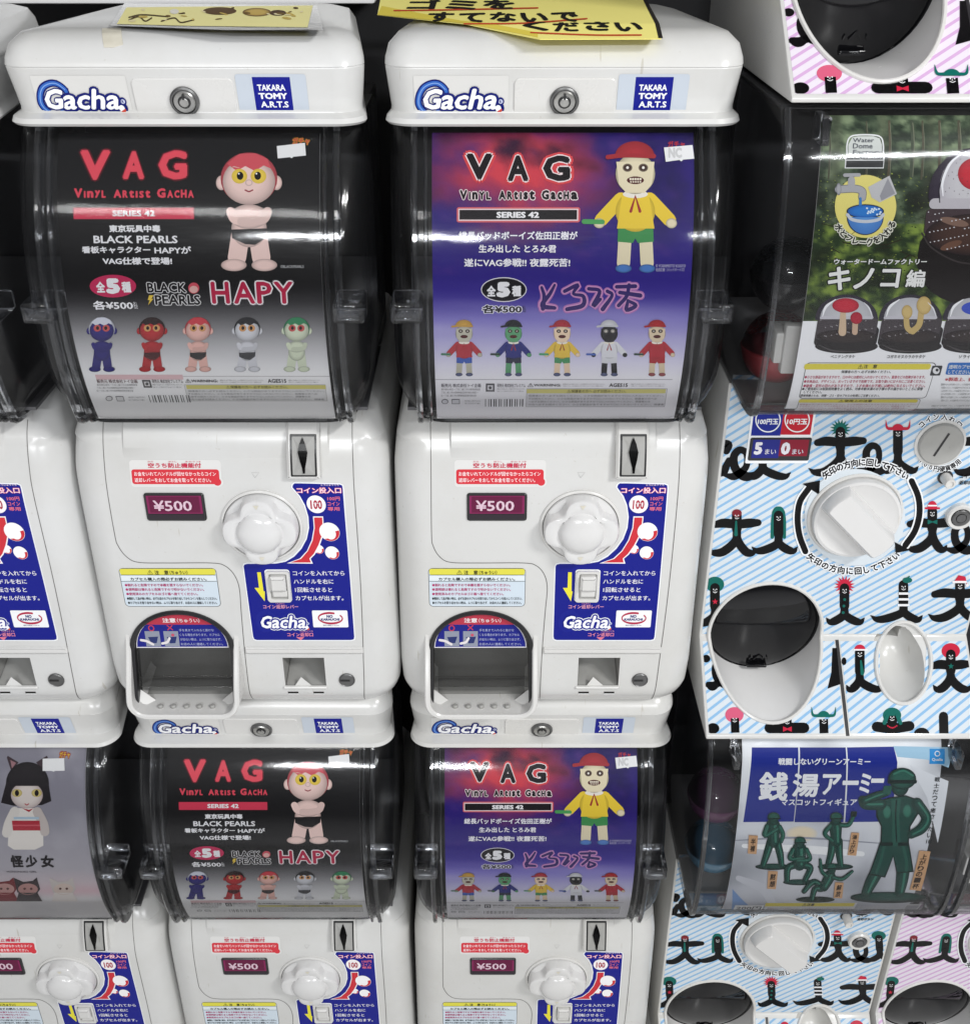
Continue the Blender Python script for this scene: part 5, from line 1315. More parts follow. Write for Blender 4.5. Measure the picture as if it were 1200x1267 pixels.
# ---- knob
kx, kt = TP1.px(1057, 637); TK = surf_frame(TP1, kx, kt)
bm = bmesh.new(); bm_lathe(bm, [(.0455, -.002), (.0455, .0022), (.0445, .0032), (.0432, .0032), (.0430, .0010), (.0428, .0010)], 64, TK); ME_tkb = mesh_from_bm(bm, 'knob_base', M['white_clean'])
bm = bmesh.new(); bm_lathe(bm, [(.0415, .001), (.0418, .0090), (.0410, .0105), (.0385, .0112), (.0360, .0100), (.0001, .0085)], 64, TK)
b = bmesh.new(); rows = []
for h, ww, ll in ((.004, .0175, .0405), (.012, .0165, .0402), (.0235, .0135, .0385), (.0252, .0120, .0370)):
    pts = []
    for i in range(40):
        a = 2 * math.pi * i / 40; x, y = ll * math.cos(a), ll * math.sin(a)
        pts.append((x, max(-ww, min(ww, y)), h))
    rows.append([Matrix.Rotation(R(-45), 4, 'Z') @ Vector(p) for p in pts])
bm_loft(b, rows); b.transform(TK); me_ = bpy.data.meshes.new('x'); b.to_mesh(me_); b.free(); bm.from_mesh(me_)
ME_tk = mesh_from_bm(bm, 'knob', M['gloss_white'], ang=40)
# ---- coin slot, button, lock
x, t = TP1.px(1162.5, 547.5); m = surf_frame(TP1, x, t)
bm = bmesh.new(); bm_lathe(bm, [(.0235, -.001), (.0235, .0016), (.0222, .0022), (.0210, .0022)], 48, m, mi=2); bm_lathe(bm, [(.0208, .0005), (.0208, .0040), (.0196, .0052), (.0170, .0046), (.0002, .0046)], 48, m, mi=0)
b = bmesh.new(); bm_box(b, -.0010, .0010, -.0125, .0125, .002, .0050); b.transform(Matrix.Rotation(R(-22), 4, 'Z')); b.transform(m); me_ = bpy.data.meshes.new('x'); b.to_mesh(me_); b.free(); n0 = len(bm.faces); bm.from_mesh(me_); bm.faces.ensure_lookup_table()
for f in bm.faces[n0:]: f.material_index = 1
ME_tslot = mesh_from_bm(bm, 'coin_slot', [M['chute'], M['black'], M['white_clean']])
x, t = TP1.px(1169, 590); m = surf_frame(TP1, x, t)
bm = bmesh.new(); bm_lathe(bm, [(.0072, -.001), (.0072, .0010), (.0064, .0012)], 28, m, mi=1); bm_lathe(bm, [(.0052, 0), (.0052, .0140), (.0046, .0152), (.0030, .0152), (.0026, .0140), (.0002, .0140)], 28, m, mi=0); ME_tbtn = mesh_from_bm(bm, 'return_button', [M['white_clean'], M['black']])
x, t = TP1.px(1186, 637); m = surf_frame(TP1, x, t)
bm = bmesh.new(); bm_lathe(bm, [(.0135, -.001), (.0135, .0050), (.0122, .0066), (.0095, .0060), (.0088, .0030)], 36, m, mi=0); bm_lathe(bm, [(.0086, .001), (.0086, .0066), (.0078, .0074), (.0052, .0070), (.0050, .0058), (.0046, .0058), (.0044, .0074), (.0002, .0076)], 32, m, mi=1); ME_tlock = mesh_from_bm(bm, 'lock', [M['white_clean'], M['dark_metal']])
# ---- capsule outlet: an oval tunnel closed by a glossy black door
def chin_y(z): return .0262 + (z + .5318) / (-.5945 + .5318) * (-.0762)
def on_front(x, z, h=.0):
    return (x, .030 - h, z + TB) if z > -.5300 else (x, chin_y(z) - h * .63, z + TB + h * .77)
ME_orim2 = tube_loop([on_front(TX + TRX * math.cos(2 * math.pi * i / 72), TZ + TRZ * math.sin(2 * math.pi * i / 72), .0006) for i in range(72)], .0020, 'outlet_rim', M['white_clean'])
DA, DB = Vector((.0335, -.4655)), Vector((.0530, -.5880)); DL = (DB - DA).length; dt = (DB - DA).normalized(); dn = Vector((dt.y, -dt.x))
def door_pt(f, a, h):
    c = (DA + DB) / 2 + dt * (-(DL / 2 + .001) * f * math.sin(a)) + dn * h
    return (TX + (TRX + .0006) * f * math.cos(a), c.x, c.y + TB)
bm = bmesh.new(); bm_loft(bm, [[door_pt(f, 2 * math.pi * k / 56, h) for k in range(56)] for f, h in ((1.0, -.004), (1.0, .0), (.985, .0016), (.95, .0020), (.94, .0012), (.92, .0020), (.84, .0044), (.70, .0074), (.52, .0098), (.34, .0113), (.18, .0120), (.04, .0122))])
ME_tcov = mesh_from_bm(bm, 'outlet_door', M['gloss_black'], ang=40)
bm = bmesh.new(); c = (DA + DB) / 2 + dt * (DL / 2 * .80) + dn * .0075
bm_box(bm, TX - .0105, TX + .0105, c.x - .004, c.x + .003, c.y + TB - .0020, c.y + TB + .0022, .0012, 2)
cm = (DA + DB) / 2 + dt * (DL / 2 * .56) + dn * .0098
for (u0, v0), (u1, v1) in (((-.005, .0045), (0, -.002)), ((0, -.002), (.005, .0045)), ((-.0095, .0045), (-.0085, .001)), ((.0095, .0045), (.0085, .001))):
    p0 = Vector((TX + u0, cm.x + dt.x * v0, cm.y + dt.y * v0 + TB)); p1 = Vector((TX + u1, cm.x + dt.x * v1, cm.y + dt.y * v1 + TB)); d_ = (p1 - p0).normalized(); n_ = Vector((0, dn.x, dn.y)); w_ = d_.cross(n_) * .0006
    bm_loft(bm, [[p + w_ + n_ * .0009, p - w_ + n_ * .0009, p - w_ - n_ * .003, p + w_ - n_ * .003] for p in (p0, p1)])
ME_tgrip = mesh_from_bm(bm, 'grip', M['gloss_black'])
# ---- coin scoop rim
rp = [(TP1 if q[1] < STEPY else TP2).map(*(TP1 if q[1] < STEPY else TP2).px(*q), .0008) for q in ellpx(1117.5, 820, 34, 51, 60)]
ME_scoop = tube_loop(rp, .0021, 'coin_scoop', M['white_clean'])
bm = bmesh.new(); bm_box(bm, SCX - .0155, SCX + .0095, .058, .074, TB - .5405, TB - .5195, .0005); ME_sbox = mesh_from_bm(bm, 'scoop_chute', M['chute'])
# ---- window
def tel_cover():
    bm = bmesh.new()
    for off in (0, .0024):
        rows = []
        for y, z in TCP:
            w = HT - off; r_ = .006; yy = y + off; pts = [(-w, .12), (-w, .06)]
            for i in range(5): a = R(180 + 90 * i / 4); pts.append((-w + r_ + r_ * math.cos(a), yy + r_ + r_ * math.sin(a)))
            for i in range(1, 10): pts.append((-w + r_ + (2 * w - 2 * r_) * i / 10, yy))
            for i in range(5): a = R(270 + 90 * i / 4); pts.append((w - r_ + r_ * math.cos(a), yy + r_ + r_ * math.sin(a)))
            pts += [(w, .06), (w, .12)]; rows.append([bm.verts.new((a, b, z + TB)) for a, b in pts])
        for a, b in zip(rows, rows[1:]):
            for k in range(len(a) - 1): bm.faces.new((a[k], a[k + 1], b[k + 1], b[k]))
    return mesh_from_bm(bm, 'window_cover', M['clear'], ang=60)
ME_tcover = tel_cover()
def tel_edge(xc, w, d):
    bm = bmesh.new(); rows = []
    for i, (y, z) in enumerate(TCP):
        a = Vector(TCP[max(0, i - 1)]); b = Vector(TCP[min(len(TCP) - 1, i + 1)]); tt = (b - a).normalized(); n = Vector((tt.y, -tt.x))
        rows.append([(x, y + n.x * q, z + n.y * q + TB) for x, q in ((xc - w / 2, -.004), (xc - w / 2, d), (xc + w / 2, d), (xc + w / 2, -.004))])
    bm_loft(bm, rows); return mesh_from_bm(bm, 'rim', M['clear_edge'])
ME_tedge = [tel_edge(s_ * .1335, .004, .0016) for s_ in (-1, 1)]
def clips():
    out = []
    for s_ in (-1, 1):
        bm = bmesh.new(); bm_box(bm, s_ * .110 - .003, s_ * .110 + .003, -.064, -.036, TB - .024, TB - .004, .001); out.append(mesh_from_bm(bm, 'clip', M['clear_edge']))
    return out
ME_clips = clips()
bm = bmesh.new(); bm_box(bm, -HT, HT, .120, .300, TB - .249, TB - .0005); bm_box(bm, -HT, HT, -.030, .120, TB - .004, TB - .0008); ME_thouse = mesh_from_bm(bm, 'inner_housing', M['dark'])
bm = bmesh.new(); bm_box(bm, -.118, -.098, -.035, -.005, TB - .205, TB - .178, .002); bm_box(bm, -.112, -.094, -.040, -.030, TB - .212, TB - .170, .0015); ME_brk = mesh_from_bm(bm, 'bracket', M['white_clean'])
ME_thop = hopper(.134, TB - .2465, .118, -.020, TB - .20, 'tray_grey')

# ---- poster: mushrooms on a forest ground
A = Art(TS1); HW1 = .1075
def forest(x, t):
    n1 = noise.fractal(Vector((x * 30, t * 42, 2.2)), 1, 2, 5); n2 = noise.fractal(Vector((x * 120, t * 150, 5)), 1, 2, 4)
    k = t / TS1.L
    c = mixc((40, 56, 34), (126, 148, 66), max(0, min(1, .30 + n1 * .9 + n2 * 1.0))) if k > .33 else mixc((34, 48, 34), (124, 140, 108), max(0, min(1, .30 + n1 * .8 + n2 * .8)))
    if k < .33:
        tr = abs(math.sin(x * 90 + .8)) ** 14; c = mixc(c, (78, 84, 64), tr * .5)
    c = mixc(c, (22, 20, 16), max(0, -n1 - .12) * 1.0)
    return c
TW = TS1.px(1010, 397)[1]
A.grid(-HW1, HW1, 0, TW, 110, 110, forest); A.grid(-HW1, HW1, TW, TS1.L, 2, 18, lambda x, t: (240, 240, 243))
A.view(5, 960, 130)
rl = random.Random(8)
for x, w_ in ((330, 10), (700, 14), (840, 20), (905, 12), (1010, 16), (1130, 18), (560, 8)): A.stroke([(x, 100), (x + 4, 260), (x - 6, 470 + rl.uniform(-40, 60))], w_, (70 + rl.randint(-10, 14), 74, 58), 1); A.stroke([(x + w_ * .25, 110), (x + w_ * .25, 440)], w_ * .25, (112, 116, 96), 2)
for i in range(520):
    x, y = rl.uniform(262, 1190), rl.uniform(420, 1090); k_ = rl.random()
    A.ell(x, y, rl.uniform(3, 9), rl.uniform(2, 4.5), mixc((30, 42, 22), (150, 164, 74), k_ ** 1.6), 1 + i % 2, rot=rl.uniform(-35, 35), n=7)
for i in range(16): x, y = rl.uniform(270, 1100), rl.uniform(640, 1000); A.stroke([(x, y), (x + rl.uniform(40, 110), y + rl.uniform(-50, 40))], rl.uniform(3, 8), (44, 36, 26), 3)
wht = (226, 228, 228)
A.stroke([(438, 310), (438, 245, 1), (455, 200), (500, 185), (600, 185), (648, 200), (662, 245), (662, 310)], 9, wht, 4); A.poly([(446, 308), (446, 245), (470, 200), (505, 192), (600, 192), (640, 205), (654, 245), (654, 308)], (206, 210, 206), 3)
for st, y in (('Water', 204), ('Dome', 236), ('Factory', 276)): A.text(st, 474, y, (605, 596, 655)[('Water', 'Dome', 'Factory').index(st)], y + (26, 32, 36)[('Water', 'Dome', 'Factory').index(st)], (84, 88, 96), 6, .02)
A.rect(426, 314, 668, 390, wht, 3); A.rect(432, 320, 662, 336, (40, 42, 44), 5); A.rect(432, 342, 662, 384, (36, 38, 40), 5)
A.ell(553, 625, 190, 195, (226, 214, 122), 3, n=44)
G1, G2 = (168, 168, 172), (110, 110, 116)
A.stroke([(385, 520), (480, 515), (530, 530), (532, 570)], 50, G2, 5); A.stroke([(385, 520), (480, 515), (530, 530), (532, 570)], 42, G1, 7); A.ell(386, 518, 16, 38, G1, 8, G2); A.stroke([(465, 500), (465, 462)], 44, G1, 8, smooth=False); A.stroke([(424, 432), (512, 430)], 22, G1, 8, smooth=False)
A.poly([(568, 505), (700, 435), (746, 548), (640, 600), (590, 570)], (190, 190, 192), 7, ); A.poly([(640, 560), (690, 450), (735, 545), (650, 590)], (150, 150, 156), 8)
A.stroke([(520, 575, .8), (520, 640, 1.2)], 18, (60, 126, 190), 9)
A.ell(550, 690, 114, 112, (40, 50, 70), 7, a0=0, a1=180); A.ell(550, 690, 108, 106, (92, 150, 214), 9, (70, 120, 190), a0=0, a1=180); A.ell(550, 655, 116, 44, (40, 50, 70), 8); A.ell(550, 655, 108, 38, (44, 120, 200), 9, (36, 90, 170)); A.stroke([(440, 676), (470, 706), (550, 718), (630, 706), (660, 676)], 20, (196, 202, 210), 10)
for i in range(14): A.ell(560 + (i * 37) % 90, 636 + (i * 23) % 42, 7, 6, (214, 232, 246), 11, n=8)
A.arc_text('水とフレークを入れる', 545, 640, 192, 208, 146, 28, 48, (24, 26, 20), 12, .04, out=[(.14, (228, 228, 214))])
A.text('ウォータードームファクトリー', 356, 948, 930, 984, (232, 234, 230), 12, .04, out=[(.06, (26, 30, 22))])
# big dome
A.ell(1240, 560, 300, 300, (58, 50, 66), 5, (44, 38, 50)); A.ell(1240, 520, 232, 250, (198, 196, 200), 7, (176, 172, 180)); A.ell(1230, 425, 108, 100, (196, 44, 58), 8, (160, 34, 48))
A.stroke([(1030, 560, .4), (1028, 470), (1075, 360), (1150, 296, .5)], 16, (238, 238, 242), 10); A.stroke([(1010, 600), (1010, 500), (1060, 370), (1160, 272)], 6, (40, 34, 46), 9)
for i in range(46): A.ell(1020 + (i * 67) % 420, 300 + (i * 113) % 290, 3, 3, (60, 54, 60), 9, n=6)
A.rect(945, 575, 1500, 640, (186, 182, 188), 8, 30); A.rect(920, 640, 1540, 800, (66, 54, 58), 8, 20); A.ell(1230, 800, 310, 130, (70, 50, 44), 9, (40, 32, 34)); A.ell(1100, 720, 90, 24, (122, 96, 84), 10, rot=12); A.ell(1080, 865, 70, 22, (104, 74, 60), 10, rot=-20)
for i in range(60): A.ell(940 + (i * 79) % 420, 660 + (i * 47) % 230, 4 + i % 3, 4, (206, 204, 208), 11, n=6)
A.ell(1230, 1000, 352, 240, (30, 26, 26), 7); A.rect(878, 790, 1600, 1040, (30, 26, 26), 6, 60); A.stroke([(900, 790), (960, 880), (1100, 960), (1240, 985)], 10, (60, 54, 54), 10)
A.view(3.75, 880, 270)
for ch, x0, x1, y0, y1 in (('キ', 540, 645, 222, 332), ('ノ', 660, 750, 228, 326), ('コ', 785, 872, 232, 320), ('編', 902, 990, 236, 318)): A.text(ch, x0, y0, x1, y1, (234, 234, 232), 13, .03, out=[(.05, (24, 28, 20))])
def small_dome(cx, kind):
    A.ell(cx, 470, 146, 118, (66, 62, 74), 6, (52, 48, 58), a0=180, a1=360); A.ell(cx, 462, 122, 96, (206, 206, 210), 8, (180, 180, 186), a0=180, a1=360); A.rect(cx - 140, 462, cx + 140, 560, (70, 64, 68), 7, 16); A.ell(cx, 545, 140, 32, (54, 46, 46), 9, (40, 34, 36)); A.rect(cx - 146, 500, cx + 146, 592, (34, 31, 33), 5, 20); A.ell(cx, 592, 146, 34, (34, 31, 33), 5); A.rect(cx - 124, 452, cx + 124, 466, (196, 194, 202), 9, 6)
    for i in range(26): A.ell(cx - 120 + (i * 53) % 240, 470 + (i * 31) % 80, 3, 3, (150, 146, 150), 10, n=6)
    A.stroke([(cx - 112, 452, .3), (cx - 96, 408), (cx - 52, 374, .3)], 12, (244, 244, 247), 13); A.stroke([(cx + 118, 452, .4), (cx + 104, 414, 1), (cx + 80, 388, .3)], 6, (236, 236, 240), 13); A.stroke([(cx - 130, 585, .4), (cx - 60, 612), (cx + 40, 615, .3)], 6, (84, 80, 82), 10)
    if kind == 0:
        A.stroke([(cx - 16, 420, .8), (cx - 20, 526, 1.2)], 30, (206, 180, 152), 11, smooth=False); A.ell(cx - 5, 402, 62, 34, (196, 48, 66), 12, (160, 36, 54)); A.stroke([(cx + 40, 480), (cx + 38, 526)], 26, (200, 170, 146), 11, smooth=False); A.ell(cx + 45, 460, 28, 28, (176, 40, 60), 12, (146, 32, 50))
    elif kind == 1:
        A.stroke([(cx - 20, 450), (cx - 16, 500), (cx, 520)], 26, (196, 170, 112), 11); A.stroke([(cx + 50, 430), (cx + 40, 490), (cx + 10, 522)], 28, (196, 170, 112), 11); A.ell(cx - 16, 432, 25, 32, (206, 180, 120), 12, (176, 148, 90)); A.ell(cx + 62, 402, 34, 42, (206, 180, 120), 12, (176, 148, 90))
    else: A.stroke([(cx, 430), (cx, 525)], 30, (60, 76, 170), 11, smooth=False); A.ell(cx, 415, 60, 30, (62, 84, 190), 12)
small_dome(626, 0); small_dome(922, 1); small_dome(1218, 2)
for st, x0, x1 in (('ベニテングタケ', 552, 666), ('コガネキヌカラカサタケ', 814, 992), ('ソライロタケ', 1146, 1260)): A.text(st, x0, 632, x1, 648, (60, 60, 64), 6, .02)
A.rect(424, 668, 1022, 834, (90, 90, 94), 3, 16); A.rect(427, 671, 1019, 831, (240, 239, 241), 4, 15); A.rect(430, 673, 1017, 700, (222, 208, 74), 5, 10); A.text('⚠注　意', 680, 676, 768, 696, (50, 46, 24), 7, .02)
A.text('保護者の方へ 必ずお読みください。', 602, 703, 832, 717, (46, 42, 46), 7, .02)
for i, st in enumerate(('●小さな部品がありますので、口の中には絶対に入れないでください。窒息などの危険があります。', '●本商品は、デザイン上、尖っていますので危険です。お取り扱いには十分にご注意ください。', '●破損・変形の恐れがありますので、３才未満のお子様には絶対に与えないでください。')): A.text(st, 432 - 3 * i, 727 + 20 * i, 992, 742 + 20 * i, (176, 46, 84), 7, .02)
A.text('●ご使用前には取扱説明書をよく読み、対象年齢未満のお子様の手の届かないところに保管', 420, 782, 980, 796, (50, 48, 52), 7, .02); A.text('してください。', 428, 798, 512, 810, (50, 48, 52), 7, .02); A.text('環境保護のため、袋類・ゴミ・空カプセルの処理にご注意ください。', 412, 814, 780, 826, (50, 48, 52), 7, .02)
A.rect(400, 836, 962, 892, (150, 150, 154), 3, 12); A.rect(403, 838, 959, 890, (228, 226, 229), 4, 12); A.rect(405, 838, 957, 853, (222, 208, 90), 5, 8); A.text('⚠使用上の注意', 590, 839, 745, 851, (90, 80, 40), 7, .02); fine_print(A, 408, 856, 950, 890, 4, (176, 110, 130), 7)
A.rect(1092, 668, 1290, 724, (42, 110, 190), 5, 8); A.text('透明カプセルは分別', 1100, 678, 1280, 696, wht, 7, .02); A.text('してください。', 1098, 702, 1200, 720, wht, 7, .02); A.rect(1018, 682, 1066, 728, (54, 54, 58), 5, 4); A.ell(1042, 705, 16, 16, (230, 230, 232), 6); A.ell(1046, 702, 7, 7, (54, 54, 58), 7); A.text('※製造上、個体差', 1084, 736, 1260, 754, (190, 60, 70), 7, .02); fine_print(A, 1064, 762, 1300, 850, 6, (80, 80, 84), 7); fine_print(A, 1020, 862, 1280, 896, 3, (110, 110, 114), 7)
bm = card_back(TS1, HW1); ME_tp1 = join_print(A, bm, 'poster')

# ---- poster: green toy soldiers at a bath house
A = Art(TS2); HW2 = .1005
x0, t0 = TS2.px(907, 1000)
def bath(x, t):
    k = t / TS2.L; c = mixc((236, 240, 245), (176, 178, 188), max(0, min(1, k * 1.1 - .1)))
    n = noise.fractal(Vector((x * 14, t * 16, 9)), 1, 2, 3); c = mixc(c, (110, 114, 122), max(0, n) * .5); c = mixc(c, (232, 232, 230), max(0, -n) * .5)
    return c
A.grid(-HW2, HW2, 0, TS2.L, 40, 50, bath)
A.view(3, 800, 900)
A.poly([(915, 70), (1135, 75), (1120, 150), (1040, 120), (930, 110)], (158, 196, 220), 1); A.poly([(975, 140), (1120, 200), (1080, 430), (1040, 260)], (222, 226, 232), 1); A.stroke([(340, 560, .6), (430, 600), (470, 660, .8)], 34, (196, 198, 206), 2); A.stroke([(360, 440, .5), (620, 455), (800, 470, .6)], 30, (238, 240, 242), 2); A.ell(575, 395, 60, 30, (228, 214, 186), 2, (206, 206, 206)); A.stroke([(330, 420, .5), (560, 410), (860, 430, .5)], 8, (150, 154, 166), 2)
NV = (26, 42, 136)
A.poly([(390, 75), (562, 75), (545, 350), (358, 352)], NV, 2); A.poly([(568, 75), (738, 75), (730, 352), (548, 352)], shade(NV, .92), 2); A.poly([(743, 75), (916, 72), (930, 130), (905, 350), (736, 352)], NV, 2)
A.text('戦闘しないグリーンアーミー', 488, 114, 830, 140, (230, 232, 238), 6, .03)
for ch, a, b, c_, d in (('銭', 415, 525, 165, 272), ('湯', 540, 640, 170, 258), ('ア', 650, 720, 172, 250), ('ー', 726, 786, 196, 214), ('ミ', 790, 830, 170, 244), ('ー', 832, 880, 188, 206)): A.text(ch, a, c_, b, d, (236, 238, 242), 8, .034)
A.text('マスコットフィギュア', 498, 264, 780, 290, (230, 232, 238), 6, .03)
GS = (20, 68, 60); GD = (8, 32, 30); GL = (52, 116, 98); GM = (30, 86, 74)
def limb(pts, w, c=GS, L=10):
    A.stroke(pts, w + 2.5, GD, L - 1); A.stroke(pts, w, shade(c, .8), L)
    A.stroke([(p[0] + w * .10, p[1] - w * .06) + tuple(p[2:]) for p in pts], w * .62, c, L + 1); A.stroke([(p[0] + w * .17, p[1] - w * .06) + tuple(p[2:]) for p in pts], w * .2, GL, L + 2)
# the big one: drink raised, hand on hip
A.ell(895, 632, 140, 20, GD, 6, n=36); A.ell(895, 628, 138, 18, GS, 7, GD, n=36)
limb([(856, 530, 1.1), (832, 575), (814, 612, .8)], 42, L=9); limb([(952, 520, 1.15), (946, 570), (938, 612, .8)], 42, L=9)
A.poly([(864, 425), (972, 425), (990, 535), (926, 540), (914, 478), (884, 556), (822, 545)], GD, 12); A.poly([(868, 428), (968, 428), (984, 530), (930, 535), (914, 470), (880, 550), (828, 540)], GS, 13); A.stroke([(880, 440), (868, 490), (852, 536)], 10, GM, 14); A.stroke([(950, 440), (962, 490), (962, 528)], 12, GM, 14)
A.poly([(850, 272), (900, 258), (960, 250), (1010, 268), (1006, 320), (978, 366), (970, 436), (866, 436), (868, 366), (850, 330)], GD, 14); A.poly([(855, 275), (902, 262), (958, 254), (1004, 272), (1000, 318), (972, 364), (965, 430), (871, 430), (873, 364), (856, 326)], GS, 15)
A.poly([(905, 264), (942, 262), (935, 330), (940, 428), (908, 428), (910, 340)], GM, 16); A.stroke([(925, 268), (922, 330), (926, 426)], 5, GD, 17); A.ell(890, 312, 16, 26, GL, 16, GS); A.ell(965, 308, 17, 26, GL, 16, GS); A.rect(868, 424, 970, 437, GD, 18); A.rect(912, 423, 930, 438, GM, 19)
limb([(1002, 280, 1.1), (1036, 332), (1020, 372), (980, 396, .8)], 36, L=17); limb([(866, 284, 1.1), (812, 284), (800, 268, .9)], 36, L=18); limb([(806, 270), (850, 252), (890, 240, .8)], 28, L=20); A.rect(876, 214, 906, 246, GM, 22, 4)
A.ell(938, 212, 34, 42, GS, 19, GD); A.stroke([(926, 206), (936, 224), (930, 232)], 6, GM, 21); A.ell(946, 188, 52, 40, GM, 22, GD, a0=0, a1=360); A.rect(892, 192, 1000, 206, GD, 23, 5); A.stroke([(915, 170), (950, 158), (985, 176)], 7, GL, 24)
def soldier(cx, cy, s, pose):
    q = lambda *p: [(cx + x * s, cy + y * s) + ((r_,) if True else ()) for x, y, r_ in [(a[0], a[1], a[2] if len(a) > 2 else 1) for a in p]]
    if pose != 3: A.ell(cx, cy + 92 * s, 66 * s, 12 * s, GD, 6); A.ell(cx, cy + 90 * s, 64 * s, 10 * s, GS, 7, GD)
    if pose == 0: limb(q((-8, -4, 1.1), (-22, 42), (-38, 88, .75)), 25 * s); limb(q((14, -4, 1.1), (26, 42), (32, 86, .75)), 25 * s); limb(q((0, -62, 1.15), (1, -30), (2, 0, .9)), 44 * s, L=13); limb(q((-22, -60), (-30, -26), (14, -50, .8)), 17 * s, GM, 17); limb(q((24, -58), (36, -30), (30, -4, .8)), 16 * s, GM, 17)
    if pose == 1: limb(q((-16, 20, 1.1), (-46, 36), (-50, 86, .8)), 25 * s); limb(q((14, 20, 1.1), (44, 34), (22, 84, .8)), 25 * s, L=11); limb(q((0, -44, 1.15), (0, -10), (0, 20, .95)), 48 * s, L=14); limb(q((-26, -42), (-38, -6), (14, -8, .8)), 17 * s, GM, 18); limb(q((28, -42), (40, -4), (-10, 2, .8)), 17 * s, GM, 20)
    if pose == 2: limb(q((-10, -4, 1.1), (-16, 42), (-30, 90, .75)), 25 * s); limb(q((12, -4, 1.1), (14, 42), (20, 90, .75)), 25 * s); limb(q((0, -62, 1.15), (1, -30), (2, 0, .9)), 40 * s, L=13); limb(q((18, -64), (48, -66), (66, -96, .8)), 15 * s, GM, 17); limb(q((-20, -62), (-40, -32), (-12, -6, .8)), 15 * s, GM, 17); A.rect(cx + 56 * s, cy - 116 * s, cx + 78 * s, cy - 96 * s, GD, 20, 3)
    if pose == 3: A.ell(cx - 30, cy + 82 * s, 84 * s, 13 * s, GD, 6); limb(q((-6, 24, 1.1), (-44, 6), (-84, 46, .8)), 24 * s); limb(q((-10, 34, 1.1), (-36, 36), (-50, 80, .8)), 24 * s, L=12); limb(q((2, 26, .9), (16, 2), (28, -22, 1.1)), 42 * s, L=14); limb(q((40, -16), (82, -10), (124, -42, .7)), 15 * s, GM, 18); limb(q((14, -22), (-8, -44), (-14, -92, .7)), 15 * s, GM, 18)
    hx, hy = (2, -88) if pose != 3 else (36, -54)
    if pose == 1: hy = -70
    A.ell(cx + hx * s, cy + (hy + 4) * s, 17 * s, 20 * s, GS, 20, GD); A.ell(cx + hx * s, cy + (hy - 8) * s, 23 * s, 17 * s, GM, 22, GD); A.stroke([(cx + (hx - 22) * s, cy + (hy - 1) * s), (cx + (hx + 24) * s, cy + (hy - 2) * s)], 5 * s, GD, 23, smooth=False)
soldier(468, 425, 1.0, 0); soldier(566, 490, .92, 1); soldier(700, 425, 1.0, 2); soldier(655, 568, .86, 3)
for pts, st, x0_, x1_, y0_, y1_ in ((((378, 398), (412, 400), (406, 468), (374, 466)), '半裸', 384, 402, 408, 460), (((450, 530), (486, 532), (478, 598), (446, 596)), '黙想', 456, 476, 540, 590), (((758, 388), (788, 390), (776, 474), (744, 472)), '湯上がり', 756, 774, 396, 466), (((698, 572), (730, 574), (724, 632), (692, 630)), '解放', 702, 720, 580, 626), (((1010, 455), (1052, 458), (1016, 604), (974, 600)), '上がりの一杯', 1000, 1024, 466, 596)):
    A.poly(list(pts), (204, 160, 120), 16)
    n = len(st)
    for i, ch in enumerate(st):
        yy0 = y0_ + (y1_ - y0_) * i / n; f = (i + .5) / n; sh = (pts[3][0] - pts[0][0]) * (f - .5)
        A.text(ch, x0_ + sh, yy0 + 1, x1_ + sh, yy0 + (y1_ - y0_) / n - 1, (50, 36, 28), 19, .03)
for i, ch in enumerate('戦士だって癒されたい…'): A.text(ch, 1068 - i * 3.2, 184 + i * 23, 1088 - i * 3.2, 202 + i * 23, (40, 44, 50), 6, .02)
A.rect(1050, 80, 1106, 136, (50, 140, 206), 3); A.stroke([(1078 + 9 * math.cos(R(a)), 98 + 9 * math.sin(R(a))) for a in range(0, 360, 40)], 3, wht, 5, close=True); A.text('Qualia', 1058, 114, 1098, 126, wht, 5, .02)
A.rect(322, 660, 428, 688, (224, 224, 226), 4); A.text('200円', 330, 664, 422, 684, (60, 60, 66), 6, .02)
A.rect(438, 650, 772, 688, (206, 206, 208), 3, 6); A.rect(440, 652, 770, 664, (222, 206, 80), 4); A.text('⚠注意', 578, 652, 622, 663, (60, 56, 30), 6, .02); fine_print(A, 446, 667, 764, 686, 2, (150, 120, 130), 5); A.text('株式会社販売元お客様相談室', 780, 662, 950, 676, (206, 206, 210), 5, .0); A.rect(956, 656, 1010, 680, (196, 196, 200), 4); A.rect(960, 660, 1006, 676, (150, 150, 156), 5)
A.poly([(318, 600), (400, 690), (316, 690)], (120, 150, 196), 2)
bm = card_back(TS2, HW2); ME_tp2 = join_print(A, bm, 'poster')

TEL = 'machines printed with letter people'
def tel_machine(label, x, z, colour, poster=None):
    t = thing('capsule_machine', label, 'capsule machine', (x, 0, z), TEL)
    b = part('body', ME_tbody, t); part('pattern_sticker', ME_pan[colour], b); part('pattern_sticker', ME_chin[colour], b); part('seam', ME_gap, b)
    d = part('count_window', ME_cnt, t); part('count_card', ME_cntp, d)
    k = part('knob', ME_tk, t); part('knob_base', ME_tkb, k)
    part('coin_slot', ME_tslot, t); part('return_button', ME_tbtn, t); part('lock', ME_tlock, t)
    part('outlet_rim', ME_orim2, t); c = part('outlet_door', ME_tcov, t); part('grip', ME_tgrip, c)
    s = part('coin_scoop', ME_scoop, t); part('scoop_chute', ME_sbox, s)
    part('inner_housing', ME_thouse, t)
    w = part('window_cover', ME_tcover, t)
    for m in ME_tedge: part('rim', m, w)
    for m in ME_clips: part('clip', m, w)
    if poster: part('poster', poster, t)
    part('hopper', ME_thop, t)
    if poster is not ME_tp2: part('bracket', ME_brk, t)
    return t
